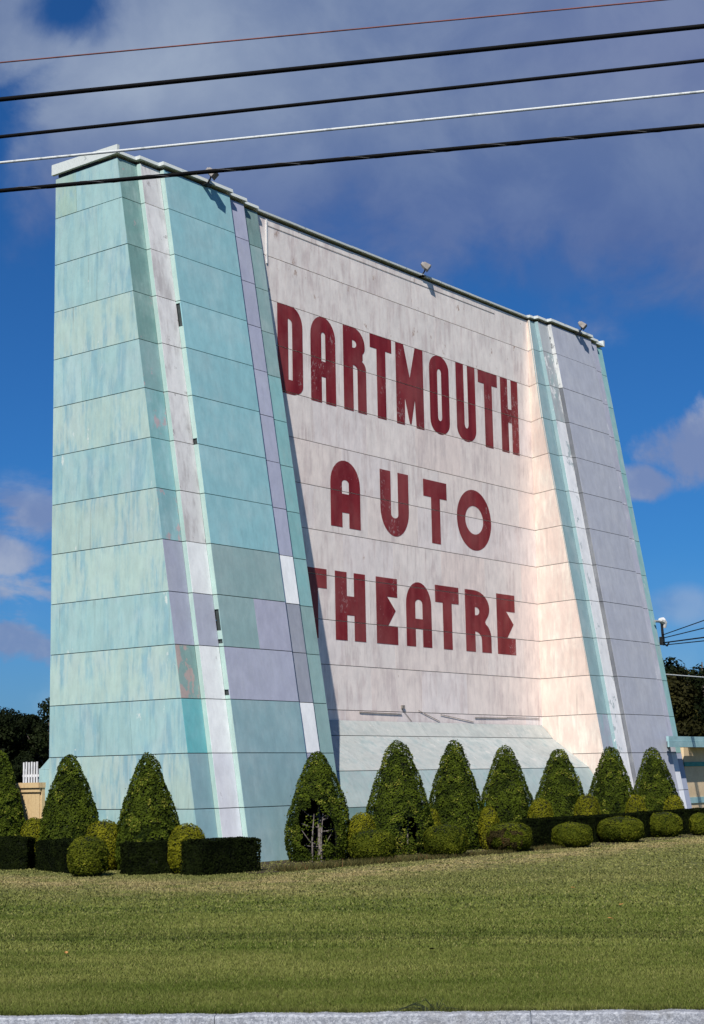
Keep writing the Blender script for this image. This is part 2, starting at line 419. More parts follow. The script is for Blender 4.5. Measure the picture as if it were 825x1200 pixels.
# ragged fringe hanging over the kerb edge
nf = 16000; a = rng.uniform(-6, 4, nf); cw = .5+.5*np.sin(a*3.1)*np.sin(a*7.7+1); b = KB+np.abs(rng.normal(0, .05, nf))-.01-.035*cw*rng.uniform(0, 1, nf)
c = np.stack([K.x*a+N.x*b, K.y*a+N.y*b, np.full(nf, -.005)], 1); th = rng.uniform(0, 2*np.pi, nf)
d = np.stack([np.cos(th), np.sin(th), np.zeros(nf)], 1)*.004
tip = c+np.stack([-N.x*.02+rng.normal(0,.02,nf), -N.y*.02+rng.normal(0,.02,nf), rng.uniform(.015, .05, nf)*(.7+.9*cw)], 1)
parts.append((np.stack([c-d, c+d, tip], 1).reshape(-1, 3), rng.uniform(.0, 1, nf)))
V = np.concatenate([p[0] for p in parts]); var = np.concatenate([p[1] for p in parts])
o = np_mesh('grass', V, np.arange(len(V)).reshape(-1, 3), M['grass'], loc=(0, 0, 0), var=var)
o['kind'] = 'stuff'; o['label'] = 'short mown green and straw coloured lawn grass behind the kerb'; o['category'] = 'grass'

# ------------------------------------------------------------------ the screen tower
CH = 1.2192                                                    # height of one course of sheets
U0 = 26.175; PD = 27.446; BACK = 29.57; TOP = 17.0
front = lambda z: 25.024+.1608*(z-2.432)                       # sloping front plane of the wings
tower = empty('drive_in_screen', (U0+11.98, 27.0, 0), 'tall turquoise and pink drive-in movie screen tower lettered DARTMOUTH AUTO THEATRE', 'drive-in screen')
LV = [(CH*n if n else .0, min(CH*(n+1), TOP-.09)) for n in range(14)]   # course n from the ground

AQ, AQ2 = (.32,.49,.485), (.18,.37,.43)
TQ, TQ2 = (.25,.48,.525), (.31,.53,.565)
GT, GT2 = (.25,.38,.385), (.30,.42,.42)
LA, LA2 = (.42,.44,.53), (.36,.385,.46)
WH, WH2 = (.74,.75,.77), (.55,.54,.58)
PKG = (.42,.36,.38)
rr = random.Random(11)
def A_(c, c2=None, c3=(.6,.6,.6), peel=0, streak=.6, jit=.05):
    k = 1+rr.uniform(-jit, jit)
    return {'Col': tuple(x*k for x in c), 'Col2': tuple(x*k for x in (c2 or tuple(y*.85 for y in c))), 'Col3': c3, 'Par': (peel, streak, rr.random())}

def sheets(mb, back, L, R, color, splits=(0, 1), levels=LV, gap=.009, vg=.004, edge=.004, depth=.026, prou=.004, skip=None, tilt=.003):
    """one row of sheets per course between the sloping lines L(z) and R(z), seen from outside"""
    for n, (z0, z1) in enumerate(levels):
        sp = splits(n) if callable(splits) else splits
        for j in range(len(sp)-1):
            segs = [(z0+gap, z1-gap)]
            if skip:
                for (h0, h1) in skip:
                    ns = []
                    for (a, b) in segs:
                        if h1 <= a or h0 >= b: ns.append((a, b)); continue
                        if h0 > a: ns.append((a, h0))
                        if h1 < b: ns.append((h1, b))
                    segs = ns
            for (a, b) in segs:
                if b-a < .02: continue
                def pt(s, z):
                    l, r = Vector((*L(z), z)), Vector((*R(z), z)); return l.lerp(r, s), (r-l)
                wd = (Vector((*R(a), 0))-Vector((*L(a), 0))).length or 1e-3
                e0 = (edge if j == 0 else vg)/wd; e1 = (edge if j == len(sp)-2 else vg)/wd
                s0, s1 = sp[j]+e0, sp[j+1]-e1
                q = [pt(s0, a)[0], pt(s1, a)[0], pt(s1, b)[0], pt(s0, b)[0]]
                nrm = (q[1]-q[0]).cross(q[3]-q[0]).normalized()
                base = rr.uniform(0, prou)
                fr = [p+nrm*(base+rr.uniform(-tilt, tilt)*.5) for p in q]; bk = [p-nrm*depth for p in q]
                at = color(n, j)
                mb.face(fr, 0, at)
                for i in range(4):
                    k = (i+1) % 4; mb.face([fr[k], fr[i], bk[i], bk[k]], 0, at)
    if back is not None:
        for (z0, z1) in levels:
            q = [Vector((*L(z0), z0)), Vector((*R(z0), z0)), Vector((*R(z1), z1)), Vector((*L(z1), z1))]
            nrm = (q[1]-q[0]).cross(q[3]-q[0])
            if nrm.length < 1e-9: continue
            nrm.normalize(); back.face([p-nrm*(depth+.002) for p in q])

def make_wing(left):
    core = MB(); subs = []
    if left: us = [0, .64, 1.31, 3.75, 4.47, 5.17]
    else:    us = [18.68, 19.33, 19.95, 22.66, 23.31, 23.95]
    def U(i):
        if not left and i == 0: return lambda z: U0+18.68+max(0, z-13.5)*.09
        return lambda z: U0+us[i]
    offs = [0, .14, .29, .14, 0]
    def line(i, o): return lambda z: (U(i)(z), front(z)-o)
    if left:
        def cA(n, j):
            tb = {1:0,0:0}
            if n >= 10: return A_((.16,.30,.28), (.24,.40,.37), (.35,.33,.33), .28, .8)
            if n in (9,): return A_((.20,.36,.36), GT, PKG, .3)
            if n in (8,): return A_((.20,.41,.42), TQ2, PKG, .38)
            if n == 7: return A_((.21,.43,.45), TQ2, PKG, .28)
            if n == 6: return A_((.21,.40,.43), TQ2, PKG, .40)
            if n in (5, 4): return A_((.36,.38,.48), LA2, (.6,.6,.62), .22, .4)
            if n == 3: return A_((.22,.36,.34), GT, (.42,.34,.32), .5, .6)
            if n == 2: return A_((.13,.42,.45), (.18,.44,.48), streak=.4)
            return A_((.23,.38,.42), (.27,.41,.44), streak=.4)
        def cB(n, j):
            if n == 4: return A_(LA, LA2, streak=.3)
            if n in (5, 3, 2): return A_((.84,.86,.86), WH, (.5,.48,.5), .26, .45)
            if n in (1, 0): return A_((.72,.73,.78), WH, (.45,.44,.46), .25, .6)
            return A_((.70,.69,.685), (.46,.43,.43), (.36,.34,.34), .30, 1)
        def cC(n, j):
            if n <= 2: return A_((.235,.375,.41), (.28,.41,.44), (.3,.35,.36), .12, .5)
            if n == 3: return A_((.40,.42,.53), LA2, streak=.25)
            if n == 4: return A_(GT, GT2, streak=.3) if j == 0 else A_((.40,.41,.52), LA2, streak=.3)
            if n == 5: return A_(GT, GT2, streak=.4)
            return A_(TQ, TQ2, (.3,.47,.5), .1, .55)
        def cD(n, j):
            if n in (5, 2): return A_((.82,.84,.86), WH, (.5,.5,.5), .15, .25)
            if n in (3, 4): return A_((.30,.32,.38), (.36,.38,.46), streak=.4)
            return A_((.38,.40,.52), LA2, streak=.35)
        def cE(n, j):
            if n == 13: return A_((.16,.27,.26), (.10,.19,.18), (.42,.44,.42), .3, .9)
            if n >= 10: return A_((.24,.37,.37), GT2, (.4,.42,.42), .15, .6)
            if n >= 5: return A_((.22,.44,.45), GT, streak=.4)
            return A_((.25,.39,.385), GT2, streak=.4)
        holes = {2: [(12.75,13.35),(9.75,9.9),(5.25,5.75),(4.95,5.05),(3.75,3.88)]}
    else:
        def cE(n, j):  # innermost strip of the far wing
            if n == 2: return A_((.36,.38,.46), (.2,.42,.44), (.2,.44,.45), .3, .5)
            return A_((.25,.38,.41), (.31,.42,.44), (.42,.48,.49), .22, .7)
        def cD(n, j):
            if n == 13: return A_((.42,.45,.47), (.36,.4,.42), streak=.5)
            if n >= 11: return A_((.40,.42,.44), (.28,.44,.44), (.72,.73,.72), .42, .7)
            return A_((.80,.81,.83), (.66,.68,.72), (.42,.48,.50), .38, .5)
        def cC(n, j): return A_((.40,.42,.49), (.46,.475,.53), (.52,.53,.57), .14, .45, .025)
        def cB(n, j):
            if n <= 1: return A_((.78,.8,.85), WH, streak=.25)
            return A_((.40,.41,.5), (.52,.54,.6), (.66,.67,.7), .33, .7)
        def cA(n, j):
            if n <= 1: return A_((.36,.40,.52), LA2, streak=.3)
            return A_((.24,.46,.46), (.36,.48,.52), (.6,.62,.64), .28, .6)
        holes = {}
    cols = [cA, cB, cC, cD, cE] if left else [cE, cD, cC, cB, cA]
    for i in range(5):
        mb = MB()
        sp = (0, 1)
        if left and i == 2: sp = lambda n: (0, .52, 1) if n == 4 else (0, 1)
        sheets(mb, core, line(i, offs[i]), line(i+1, offs[i]), cols[i], sp)
        # narrow return that faces the left where the next strip steps forward / the right where it steps back
        if i > 0 and offs[i] != offs[i-1]:
            fo = max(offs[i], offs[i-1]); ba = min(offs[i], offs[i-1])
            if offs[i] > offs[i-1]: L, R = line(i, ba), line(i, fo)
            else: L, R = line(i, fo), line(i, ba)
            if left: rc = lambda n, j: A_((.37,.52,.48), (.44,.56,.52), (.3,.42,.4), .2, .5)
            elif i == 2: rc = lambda n, j: A_((.62,.63,.62), (.4,.42,.42), (.16,.17,.18), .4, .6) if n >= 12 else A_((.13,.14,.16), (.2,.21,.23), (.4,.42,.43), .2, .7)
            else: rc = lambda n, j: A_((.28,.41,.43), (.34,.46,.47), (.74,.75,.74), .30, .5)
            sheets(mb, core, L, R, rc, skip=holes.get(i), prou=.001)
        subs.append(('front_panel' if i == 2 else 'fluted_strip', mb))
    # outer side wall, inner side wall
    mb = MB()
    def cS(n, j):
        c = AQ if rr.random() < .7 else (.39,.52,.475)
        if n == 13 and j == 0: c = (.34,.48,.41)
        return A_(c, AQ2, (.56,.63,.60), .24, 1.0, .04)
    if left:
        spl = lambda n: (0,.33,1) if n in (13, 9) else ((0,.62,1) if n in (12, 2) else (0,1))
        sheets(mb, core, lambda z: (U0, BACK-.011*z*0), lambda z: (U0, front(z)), cS, spl)
        subs.append(('side_wall', mb))
        mb = MB(); sheets(mb, core, lambda z: (U0+5.17, front(z)), lambda z: (U0+5.17, PD+.05), lambda n, j: A_((.5,.45,.45), (.6,.55,.53)))
        subs.append(('inner_wall', mb))
    else:
        sheets(mb, core, lambda z: (U0+23.95, front(z)), lambda z: (U0+23.95, BACK), cS)
        subs.append(('side_wall', mb))
        mb = MB()
        def cI(n, j): return A_((.71,.585,.515), (.82,.76,.66), (.56,.46,.41), .22, 1.0, .03)
        sheets(mb, core, lambda z: (U0+19.05, PD+.004), lambda z: (U(0)(z)+.001, front(z)), cI)
        subs.append(('inner_wall', mb))
    wing = core.build('wing', M['void'], tower, label='near left wing with turquoise sheets and a pale outer side' if left else 'far right wing with lavender grey sheets and a pink inner side')
    cnt = 0
    for nm, mb in subs: mb.build(nm, M['clad'], wing)
    # coping that follows the stepped front edge
    mb = MB(); zt = TOP-.01
    for i in range(5):
        a, b = us[i]+U0, us[i+1]+U0; d = front(TOP)-offs[i]-.09
        lo = {0: .0, .14: .004, .29: .008}[offs[i]]
        if not left and i == 0: a += .3
        ea = .07 if (i > 0 and offs[i] > offs[i-1]) or (i == 0 and left) else 0
        eb = .07 if (i < 4 and offs[i] > offs[i+1]) or (i == 4 and not left) else 0
        mb.hexa([(a-ea,d,zt+lo),(b+eb,d,zt+lo),(b+eb,PD+.6,zt+lo),(a-ea,PD+.6,zt+lo),(a-ea,d+.02,zt+.085+lo*2),(b+eb,d+.02,zt+.085+lo*2),(b+eb,PD+.6,zt+.11+lo*2),(a-ea,PD+.6,zt+.11+lo*2)])
    mb.build('coping', M['coping'], wing)
    mb = MB(); u = U0-.09 if left else U0+23.95+.01; u1 = u+.08
    f0 = front(TOP)-.1
    mb.hexa([(u,f0,16.985),(u1,f0,16.985),(u1,BACK+.06,16.985),(u,BACK+.06,16.985),(u,f0,17.20),(u1,f0,17.20),(u1,BACK+.06,17.26),(u,BACK+.06,17.26)])
    mb.build('fascia_board', M['coping'], wing)
    if left:
        mb = MB(); q = A_(AQ, AQ2, streak=.7); b0, b1 = BACK+.004, BACK+.38; a0, a1 = U0+.03, U0+2.5
        mb.hexa([(a0,b0,0),(a1,b0,0),(a1,b1,0),(a0,b1,0),(a0,b0,2.16),(a1,b0,2.16),(a1,b1,2.16),(a0,b1,2.16)], 0, q)
        mb.hexa([(a0,b0,2.163),(a1,b0,2.163),(a1,b1,2.163),(a0,b1,2.163),(a0,b0,2.44),(a1,b0,2.44),(a1,b0+.01,2.44),(a0,b0+.01,2.44)], 0, q)
        mb.build('footing', M['clad'], wing)
    return wing
lw = make_wing(True); rw = make_wing(False)

# screen wall between the wings
mb = MB(); core = MB()
def cP(n, j):
    k = rr.choice([(.88,.775,.72), (.875,.79,.745), (.85,.77,.745), (.88,.755,.70)])
    if n >= 11: k = (.87,.80,.755)
    if n == 2: k = rr.choice([(.86,.74,.68), (.82,.73,.70), (.84,.80,.80)])
    return A_(k, (.64,.53,.51), (.50,.385,.33), .30 if n >= 12 else .20, .8, .02)
psp = lambda n: (0, .17, .345, .52, .69, .86, 1) if n % 2 else (0, .09, .26, .43, .605, .775, .93, 1)
sheets(mb, core, lambda z: (U0+5.17, PD), lambda z: (U0+19.05, PD), cP, psp, vg=.002, prou=.002, tilt=.001)
screen = mb.build('screen_wall', M['clad'], tower)
core.build('sheathing', M['void'], screen)
mb = MB(); x = U0+5.15
while x < U0+19.0:
    x1 = min(x+rr.uniform(1.6, 2.6), U0+19.0); j = rr.uniform(-.012,.012)
    mb.box((x+.004, PD-.07+j*.3, TOP-.01+j), (x1-.004, PD+.62, TOP+.045+j)); x = x1
mb.build('coping', M['coping'], screen)
mb = MB()
mb.box((U0+5.62, PD-.03, 15.62), (U0+5.665, PD-.007, 16.86))
mb.build('batten', M['white'], screen)
mb = MB()
mb.box((U0+5.68, PD-.014, 16.70), (U0+17.0, PD-.007, 16.712))
mb.build('batten', M['pipe'], screen)

# lettering painted on the wall, split at the sheet joints
def arc(cx, cy, rx, ry, a0, a1, n=14):
    return [(cx+rx*math.cos(math.radians(a0+(a1-a0)*i/n)), cy+ry*math.sin(math.radians(a0+(a1-a0)*i/n))) for i in range(n+1)]
# unit box, x right, y UP
def L_A(sl=.43, sr=.59, ct=.82, cb=.48, lt=.30, ry=.24):
    outer = [(0,0),(sl,0),(sl,lt),(sr,lt),(sr,0),(1,0)]+arc(.5,1-ry,.5,ry,0,180)
    h = (sr-sl)/2
    return outer, [[(sl,cb),(sr,cb)]+arc((sl+sr)/2,ct-h*.45,h,h*.45,0,180,8)]
def L_D():
    outer = [(0,0),(.55,0)]+arc(.55,.12,.45,.12,-90,0,8)+arc(.55,.78,.45,.22,0,90,10)+[(0,1)]
    return outer, [[(.42,.16),(.58,.16)]+arc(.42,.80,.16,.05,0,90,5)]
def L_R(tall):
    if tall:
        outer = [(0,0),(.42,0),(.42,.52)]+arc(.42,.50,.19,.05,90,0,5)+[(.61,0),(1,0),(1,.52)]+arc(.76,.52,.24,.10,0,75,5)+[(.86,.635)]+arc(.48,.78,.48,.12,-38,0,4)+arc(.42,.80,.54,.20,0,90,10)+[(0,1)]
        hole = [[(.40,.755),(.46,.755)]+arc(.46,.80,.12,.045,-90,90,8)+[(.40,.845)]]
    else:
        outer = [(0,0),(.37,0),(.37,.33)]+arc(.37,.20,.25,.13,90,0,7)+[(.62,0),(1,0),(1,.25)]+arc(.62,.25,.38,.24,0,62,7)+[(.77,.50)]+arc(.35,.72,.60,.28,-38,0,5)+arc(.35,.72,.60,.28,0,90,10)+[(0,1)]
        hole = [[(.38,.595),(.43,.595)]+arc(.43,.66,.12,.065,-90,90,8)+[(.38,.725)]]
    return outer, hole
def L_T(bar, a, b): return [(a,0),(b,0),(b,1-bar),(1,1-bar),(1,1),(0,1),(0,1-bar),(a,1-bar)], []
def L_M(): return [(0,0),(.29,0),(.31,.33),(.47,.03),(.53,.03),(.67,.34),(.71,0),(1,0),(1,1),(.71,1),(.50,.60),(.29,1),(0,1)], []
def L_O():
    return arc(.5,.17,.5,.17,180,360,14)+arc(.5,.83,.5,.17,0,180,14), [[*arc(.5,.22,.10,.05,180,360,8), *arc(.5,.78,.10,.05,0,180,8)]]
def L_Oc(): return arc(.5,.5,.5,.5,0,354,60), [arc(.5,.5,.26,.235,0,350,36)]
def L_U(a, b, th, ry): return [(0,1),(0,ry)]+arc(.5,ry,.5,ry,180,360,16)+[(1,1),(b,1),(b,th+.06)]+arc((a+b)/2,th+.06,(b-a)/2,.06,0,-180,8)+[(a,1)], []
def L_H(a, b, lo, hi): return [(0,0),(a,0),(a,lo),(b,lo),(b,0),(1,0),(1,1),(b,1),(b,hi),(a,hi),(a,1),(0,1)], []
def L_E(): return [(0,0),(1,0),(1,.28),(.55,.28),(.91,.51),(.52,.715),(1,.715),(1,1),(0,1)], []
words = [
 (9.965, 12.005, [('D',6.06,7.13,L_D()),('A',7.47,8.58,L_A()),('R',8.94,10.0,L_R(True)),('T',10.2,11.26,L_T(.17,.30,.71)),('M',11.46,12.86,L_M()),
               ('O',13.19,14.24,L_O()),('U',14.63,15.71,L_U(.40,.60,.17,.17)),('T',15.89,17.01,L_T(.17,.30,.71)),('H',17.20,18.25,L_H(.41,.61,.41,.59))]),
 (7.16, 8.73, [('A',8.25,9.60,L_A(.385,.615,.71,.50,.22,.36)),('U',10.55,11.95,L_U(.37,.62,.28,.42)),('T',12.71,13.94,L_T(.27,.32,.70)),('O',14.47,16.39,L_Oc())]),
 (4.57, 6.135, [('T',6.77,8.02,L_T(.28,.31,.69)),('H',8.38,9.75,L_H(.385,.62,.37,.65)),('E',10.25,11.27,L_E()),('A',11.69,12.97,L_A(.36,.64,.73,.43,.27,.36)),
               ('T',13.18,14.43,L_T(.27,.31,.69)),('R',14.77,16.19,L_R(False)),('E',16.54,17.61,L_E())]),
]
def clipz(poly, z, keep_above):
    outp = []
    for i in range(len(poly)):
        p, q = poly[i], poly[(i+1) % len(poly)]
        ip = (p[1] >= z) == keep_above; iq = (q[1] >= z) == keep_above
        if ip: outp.append(p)
        if ip != iq:
            s_ = (z-p[1])/(q[1]-p[1]); outp.append((p[0]+(q[0]-p[0])*s_, z))
    return outp
for (n0, n1, letters) in words:
    for (chh, a, b, (outer, holes)) in letters:
        z0, z1 = n0*CH, n1*CH
        mp = lambda p: (U0+a+(b-a)*p[0], z0+(z1-z0)*p[1])
        loops = [[mp(p) for p in outer]]+[[mp(p) for p in h] for h in holes]
        flat = [p for l in loops for p in l]
        tris = tessellate_polygon([[Vector((p[0], p[1], 0)) for p in l] for l in loops])
        mb = MB()
        for tr in tris:
            poly = [flat[i] for i in tr]
            ar = (poly[1][0]-poly[0][0])*(poly[2][1]-poly[0][1])-(poly[1][1]-poly[0][1])*(poly[2][0]-poly[0][0])
            if ar < 0: poly = poly[::-1]
            for n in range(int(n0)-1, int(n1)+2):
                q = clipz(clipz(poly, n*CH+.0115, True), (n+1)*CH-.0115, False)
                if len(q) >= 3: mb.face([(x, PD-.0065, z) for x, z in q])
        mb.build('painted_letter', M['letter'], screen)

# sloping apron at the foot of the screen wall
mb = MB(); bk = MB()
ap = [(26.30, 2.06), (26.93, 2.85), (27.26, 3.22), (27.43, 3.38)]
rows = [((24.95, .0), (25.0, 1.1)), ((25.0, 1.1), (25.62, 2.0)), ((25.62, 2.0), (27.03, 2.95)), ((27.03, 2.95), (PD-.012, 3.385))]
apc = [A_((.24,.40,.40), (.30,.44,.43), streak=.6), A_((.32,.39,.39), (.24,.36,.36), (.46,.48,.46), .22, .9), A_((.39,.415,.40), (.26,.33,.33), (.48,.48,.46), .32, 1), A_((.41,.43,.41), (.29,.34,.335), (.50,.495,.475), .32, 1)]
for ri, ((d0, z0), (d1, z1)) in enumerate(rows):
    nx = 6; ul, ur = U0+5.18, U0+18.98-(0 if ri > 1 else .25)
    for i in range(nx):
        a, b = ul+(ur-ul)*i/nx, ul+(ur-ul)*(i+1)/nx
        at = dict(apc[ri]); at['Par'] = (at['Par'][0], at['Par'][1], rr.random()); k = 1+rr.uniform(-.05,.05)
        at['Col'] = tuple(c*k for c in at['Col'])
        if ri == 0 and i in (1, 2): at['Col'] = (.14,.46,.50)
        g = .01; h = .0015
        mb.face([(a+h, d0+g*.5, z0+g), (b-h, d0+g*.5, z0+g), (b-h, d1-g*.8, z1-g*.6), (a+h, d1-g*.8, z1-g*.6)], 0, at)
    bk.face([(ul, d0+.03, z0-.02), (ur, d0+.03, z0-.02), (ur, d1+.03, z1-.02), (ul, d1+.03, z1-.02)])
apron = mb.build('apron', M['clad'], tower)
bk.build('sheathing', M['void'], apron)

# rear wall and roof close the tower
mb = MB()
for n, (z0, z1) in enumerate(LV):
    for i in range(8):
        a, b = U0+23.95*i/8, U0+23.95*(i+1)/8
        mb.box((a+.004, BACK-.03, z0+.008), (b-.004, BACK-.002, z1-.008), 0, A_((.6,.6,.58), (.5,.5,.5)))
mb.build('rear_wall', M['clad'], tower)
mb = MB(); mb.box((U0+.05, PD+.3, TOP-.05), (U0+23.9, BACK-.04, TOP+.02)); mb.build('roof', M['roof'], tower)

# conduits along the foot of the wall
def conduit(pts, r=.022):
    mb = MB(); mb.tube([(x, PD-.022, z) for x, z in pts], r*.45, 8); mb.build('conduit', M['pipe'], tower, smooth=False)
conduit([(35.53,3.62),(37.5,3.60)], .03); conduit([(37.59,3.84),(37.55,3.73),(37.72,3.6),(37.99,3.40)], .018)
conduit([(38.34,3.72),(38.9,3.56),(39.41,3.42)], .02); conduit([(39.46,3.62),(41.2,3.43)], .02)
conduit([(41.28,3.56),(43.1,3.58)], .028); conduit([(43.1,3.60),(45.0,3.60)], .022)
mb = MB(); mb.box((37.5,PD-.06,3.76),(37.62,PD-.012,3.85)); mb.build('junction_box', M['pipe'], tower)

# floodlights on the coping
def flood(x, d, z, yaw, pitch):
    p = MB()
    p.tube([(x, d+.1, z-.22), (x, d-.02, z-.1), (x, d-.06, z+.0)], .022, 8)
    p.box((x-.09, d+.0, z-.24), (x+.09, d+.2, z-.215))
    fl = p.build('floodlight', M['blackmetal'], tower)
    rot = Matrix.Rotation(yaw, 3, 'Z') @ Matrix.Rotation(pitch, 3, 'X')
    def prism(y0, y1, w0, h0, w1, h1):
        q = [(-w0,y0,-h0),(w0,y0,-h0),(w1,y1,-h1),(-w1,y1,-h1),(-w0,y0,h0),(w0,y0,h0),(w1,y1,h1),(-w1,y1,h1)]
        return [tuple(Vector((x, d-.06, z+.06))+rot @ Vector(v)) for v in q]
    h = MB(); h.hexa(prism(-.12, .09, .13, .09, .105, .07)); h.hexa(prism(.091, .15, .075, .05, .06, .04)); h.build('lamp_housing', M['pipe'], fl)
    g = MB(); g.hexa(prism(-.142, -.122, .14, .10, .135, .095)); g.build('lens', M['blackmetal'], fl)
flood(28.95, 26.86, 17.13, .5, .75); flood(39.12, 27.36, 17.24, .7, .65); flood(47.8, 26.86, 17.13, .5, .75)

# electric service entry on the far wing, with its drop wires
mb = MB(); sx, sdp = U0+23.95, front(6.6)+.1
mb.tube([(sx-.25, sdp-.16, 6.92), (sx+.1, sdp-.2, 6.93)], .045, 8)
mast = mb.build('service_mast', M['galv'], tower)
mb = MB(); mb.tube([(sx+.06, sdp-.2, 6.98), (sx+.22, sdp-.2, 6.97), (sx+.33, sdp-.2, 6.88), (sx+.34, sdp-.2, 6.72)], [.07,.12,.12,.07], 10); mb.build('weatherhead', M['white'], mast)
mb = MB()
for k in range(3):
    mb.tube([(sx+.12+.05*k, sdp-.2, 6.85), (sx+.1+.06*k, sdp-.22, 6.5), (sx+.2+.05*k, sdp-.2, 6.2), (sx+.42-.05*k, sdp-.25, 6.1), (sx+.55, sdp-.25, 6.22)], .022, 6)
mb.box((sx+.05, sdp-.27, 6.12), (sx+.2, sdp-.14, 6.40))
mb.build('drip_loop', M['blackmetal'], mast)
def wire(name, p, q, sag, r, mat, label, group=None, n=28, cat='cable'):
    p, q = Vector(p), Vector(q); mb = MB(); P = []
    for i in range(n+1):
        s_ = i/n; v = p.lerp(q, s_); v.z -= sag*4*s_*(1-s_); P.append(v)
    mb.tube(P, r, 8); o = mb.build(name, mat, None, loc=tuple(p), smooth=True); tag(o, label, cat, group); return o
M['cable'] = simple('black_cable_sheath', (.004,.004,.005), (.003,.003,.003), 6, .7, .08)
M['cable_pale'] = simple('bare_aluminium_cable', (.6,.63,.62), (.40,.43,.42), 9, .5, .3, 0, hard=.4)
M['lash'] = simple('dull_lashing_wire', (.14,.14,.15), (.1,.1,.1), 6, .6)
M['cable_red'] = simple('red_brown_wire', (.20,.06,.05), (.12,.04,.035), 6, .6)
G = 'service wires running from the far wing'
P0 = (sx+.2, sdp-.2)
def svc(z0, ypx, r, label):
    v = F_+R_*((825-412.5)/1888)-U_*((ypx-600)/1888); q = v*49.0+Vector((0, 0, EYE)); p = Vector((*P0, z0))
    wire('service_wire', p, p+(q-p)*9, .0, r, M['cable'], label, G)
svc(6.47, 727, .016, 'uppermost thin black service wire running from the far wing to the right')
svc(6.36, 736, .016, 'second thin black service wire from the top leaving the far wing')
svc(6.20, 747, .022, 'thick black service cable leaving the far wing below two thinner wires')
svc(6.12, 751, .016, 'lowest black service wire leaving the far wing under the thick one')
wire('service_wire', (sx+.02, sdp+.8, 5.25), (95, 27, 6.4), .3, .02, M['cable_pale'], 'pale grey service wire crossing in front of the dark trees', G)

# ------------------------------------------------------------------ overhead wires along the road
def overhead(L, R, r, mat, label, twist=None, s=0):
    L, R = Vector(L), Vector(R); d = R-L; p, q = L-d*7, R+d*6
    mb = MB(); n = 160; P = []
    for i in range(n+1):
        u = i/n; v = p.lerp(q, u); x = (u*14-7)-.5
        v.z += s*((x)**2-.25)
        P.append(v)
    mb.tube(P, r, 8)
    if twist:
        for ph in (0,):
            T = []; m = 1400
            for i in range(m+1):
                u = i/m; v = p.lerp(q, u); x = (u*14-7)-.5; v.z += s*(x*x-.25)
                a = u*d.length*14/twist*2*math.pi+ph
                T.append(v+Vector((math.cos(a)*N.x, math.cos(a)*N.y, math.sin(a)))*(r*.96))
            mb.tube(T, r*.13, 5, 1)
    o = mb.build('overhead_wire', [mat, M['lash']], None, loc=tuple(P[0]), smooth=True)
    tag(o, label, 'overhead wire', 'overhead wires crossing above the lawn'); return o
overhead((8.21,9.98,7.77),(11.05,4.99,7.83), .0065, M['cable_red'], 'topmost overhead wire, hair thin and reddish brown', s=.006)
overhead((8.25,10.02,7.47),(10.99,4.97,7.55), .0205, M['cable'], 'thickest black overhead cable, just under the thin reddish wire', s=.006)
overhead((8.28,10.05,7.16),(11.02,5.01,7.29), .016, M['cable'], 'slim black overhead cable between the thickest black one and the pale one', s=.006)
overhead((8.31,10.08,6.95),(11.05,5.03,7.05), .0118, M['cable_pale'], 'pale silver overhead cable, the only light coloured one', s=.006)
overhead((8.34,10.1,6.72),(11.08,5.06,6.79), .0185, M['cable'], 'lowest black overhead cable with a spiral lashing wire, passing in front of the tower top', .55, s=.006)

# ------------------------------------------------------------------ clipped shrubs
def leaf_quads(P, Nn, size, rng, up=.25, jit=.5):
    n = len(P)
    d = Nn+rng.normal(0, jit, (n, 3)); d[:, 2] += up; d /= np.linalg.norm(d, axis=1)[:, None]
    t1 = np.cross(d, rng.normal(0, 1, (n, 3))); t1 /= np.linalg.norm(t1, axis=1)[:, None]
    t2 = np.cross(d, t1)
    s = size*rng.uniform(.6, 1.35, n)[:, None]; w = s*rng.uniform(.45, .75, n)[:, None]
    V = np.stack([P-t1*s*.5, P+t2*w*.5, P+t1*s*.5, P-t2*w*.5], 1).reshape(-1, 3)
    return V, np.arange(4*n).reshape(-1, 4)

def clumps(P, rng, k):
    """brighter and duller tufts: a value per point from random sites"""
    sites = P[rng.integers(0, len(P), k)]; val = rng.uniform(0, 1, k)
    out = np.empty(len(P))
    for i in range(0, len(P), 2000):
        d = ((P[i:i+2000, None, :]-sites[None])**2).sum(2); out[i:i+2000] = val[d.argmin(1)]
    return out

def cone_r(s):
    r = 1-(1-s)**2.0+.95*np.sqrt(s)*np.exp(-s/.12)
    return np.minimum(r, 1.02)

def surf_points(n, R, H, prof, rng, irr, zb=0.0):
    """random points on a solid of revolution with profile prof(s), s=0 top .. 1 bottom"""
    ss = np.linspace(0, 1, 60); rr_ = prof(ss); cdf = np.cumsum(rr_+.02); cdf /= cdf[-1]
    s = np.interp(rng.uniform(0, 1, n), cdf, ss); th = rng.uniform(0, 2*np.pi, n)
    r = prof(s); dr = (prof(np.minimum(s+.01, 1))-prof(np.maximum(s-.01, 0)))/.02
    lump = 1+irr*(np.sin(th*3+s*9+rng.uniform(0, 6))*.4+np.sin(th*7-s*17+rng.uniform(0, 6))*.35+np.sin(th*13+s*31)*.25)
    rad = R*r*lump
    P = np.stack([rad*np.cos(th), rad*np.sin(th), zb+(H-zb)*(1-s)], 1)
    nz = np.clip(dr*R/(H-zb), -2, 6)
    Nn = np.stack([np.cos(th), np.sin(th), nz], 1); Nn /= np.linalg.norm(Nn, axis=1)[:, None]
    return P, Nn, s, th

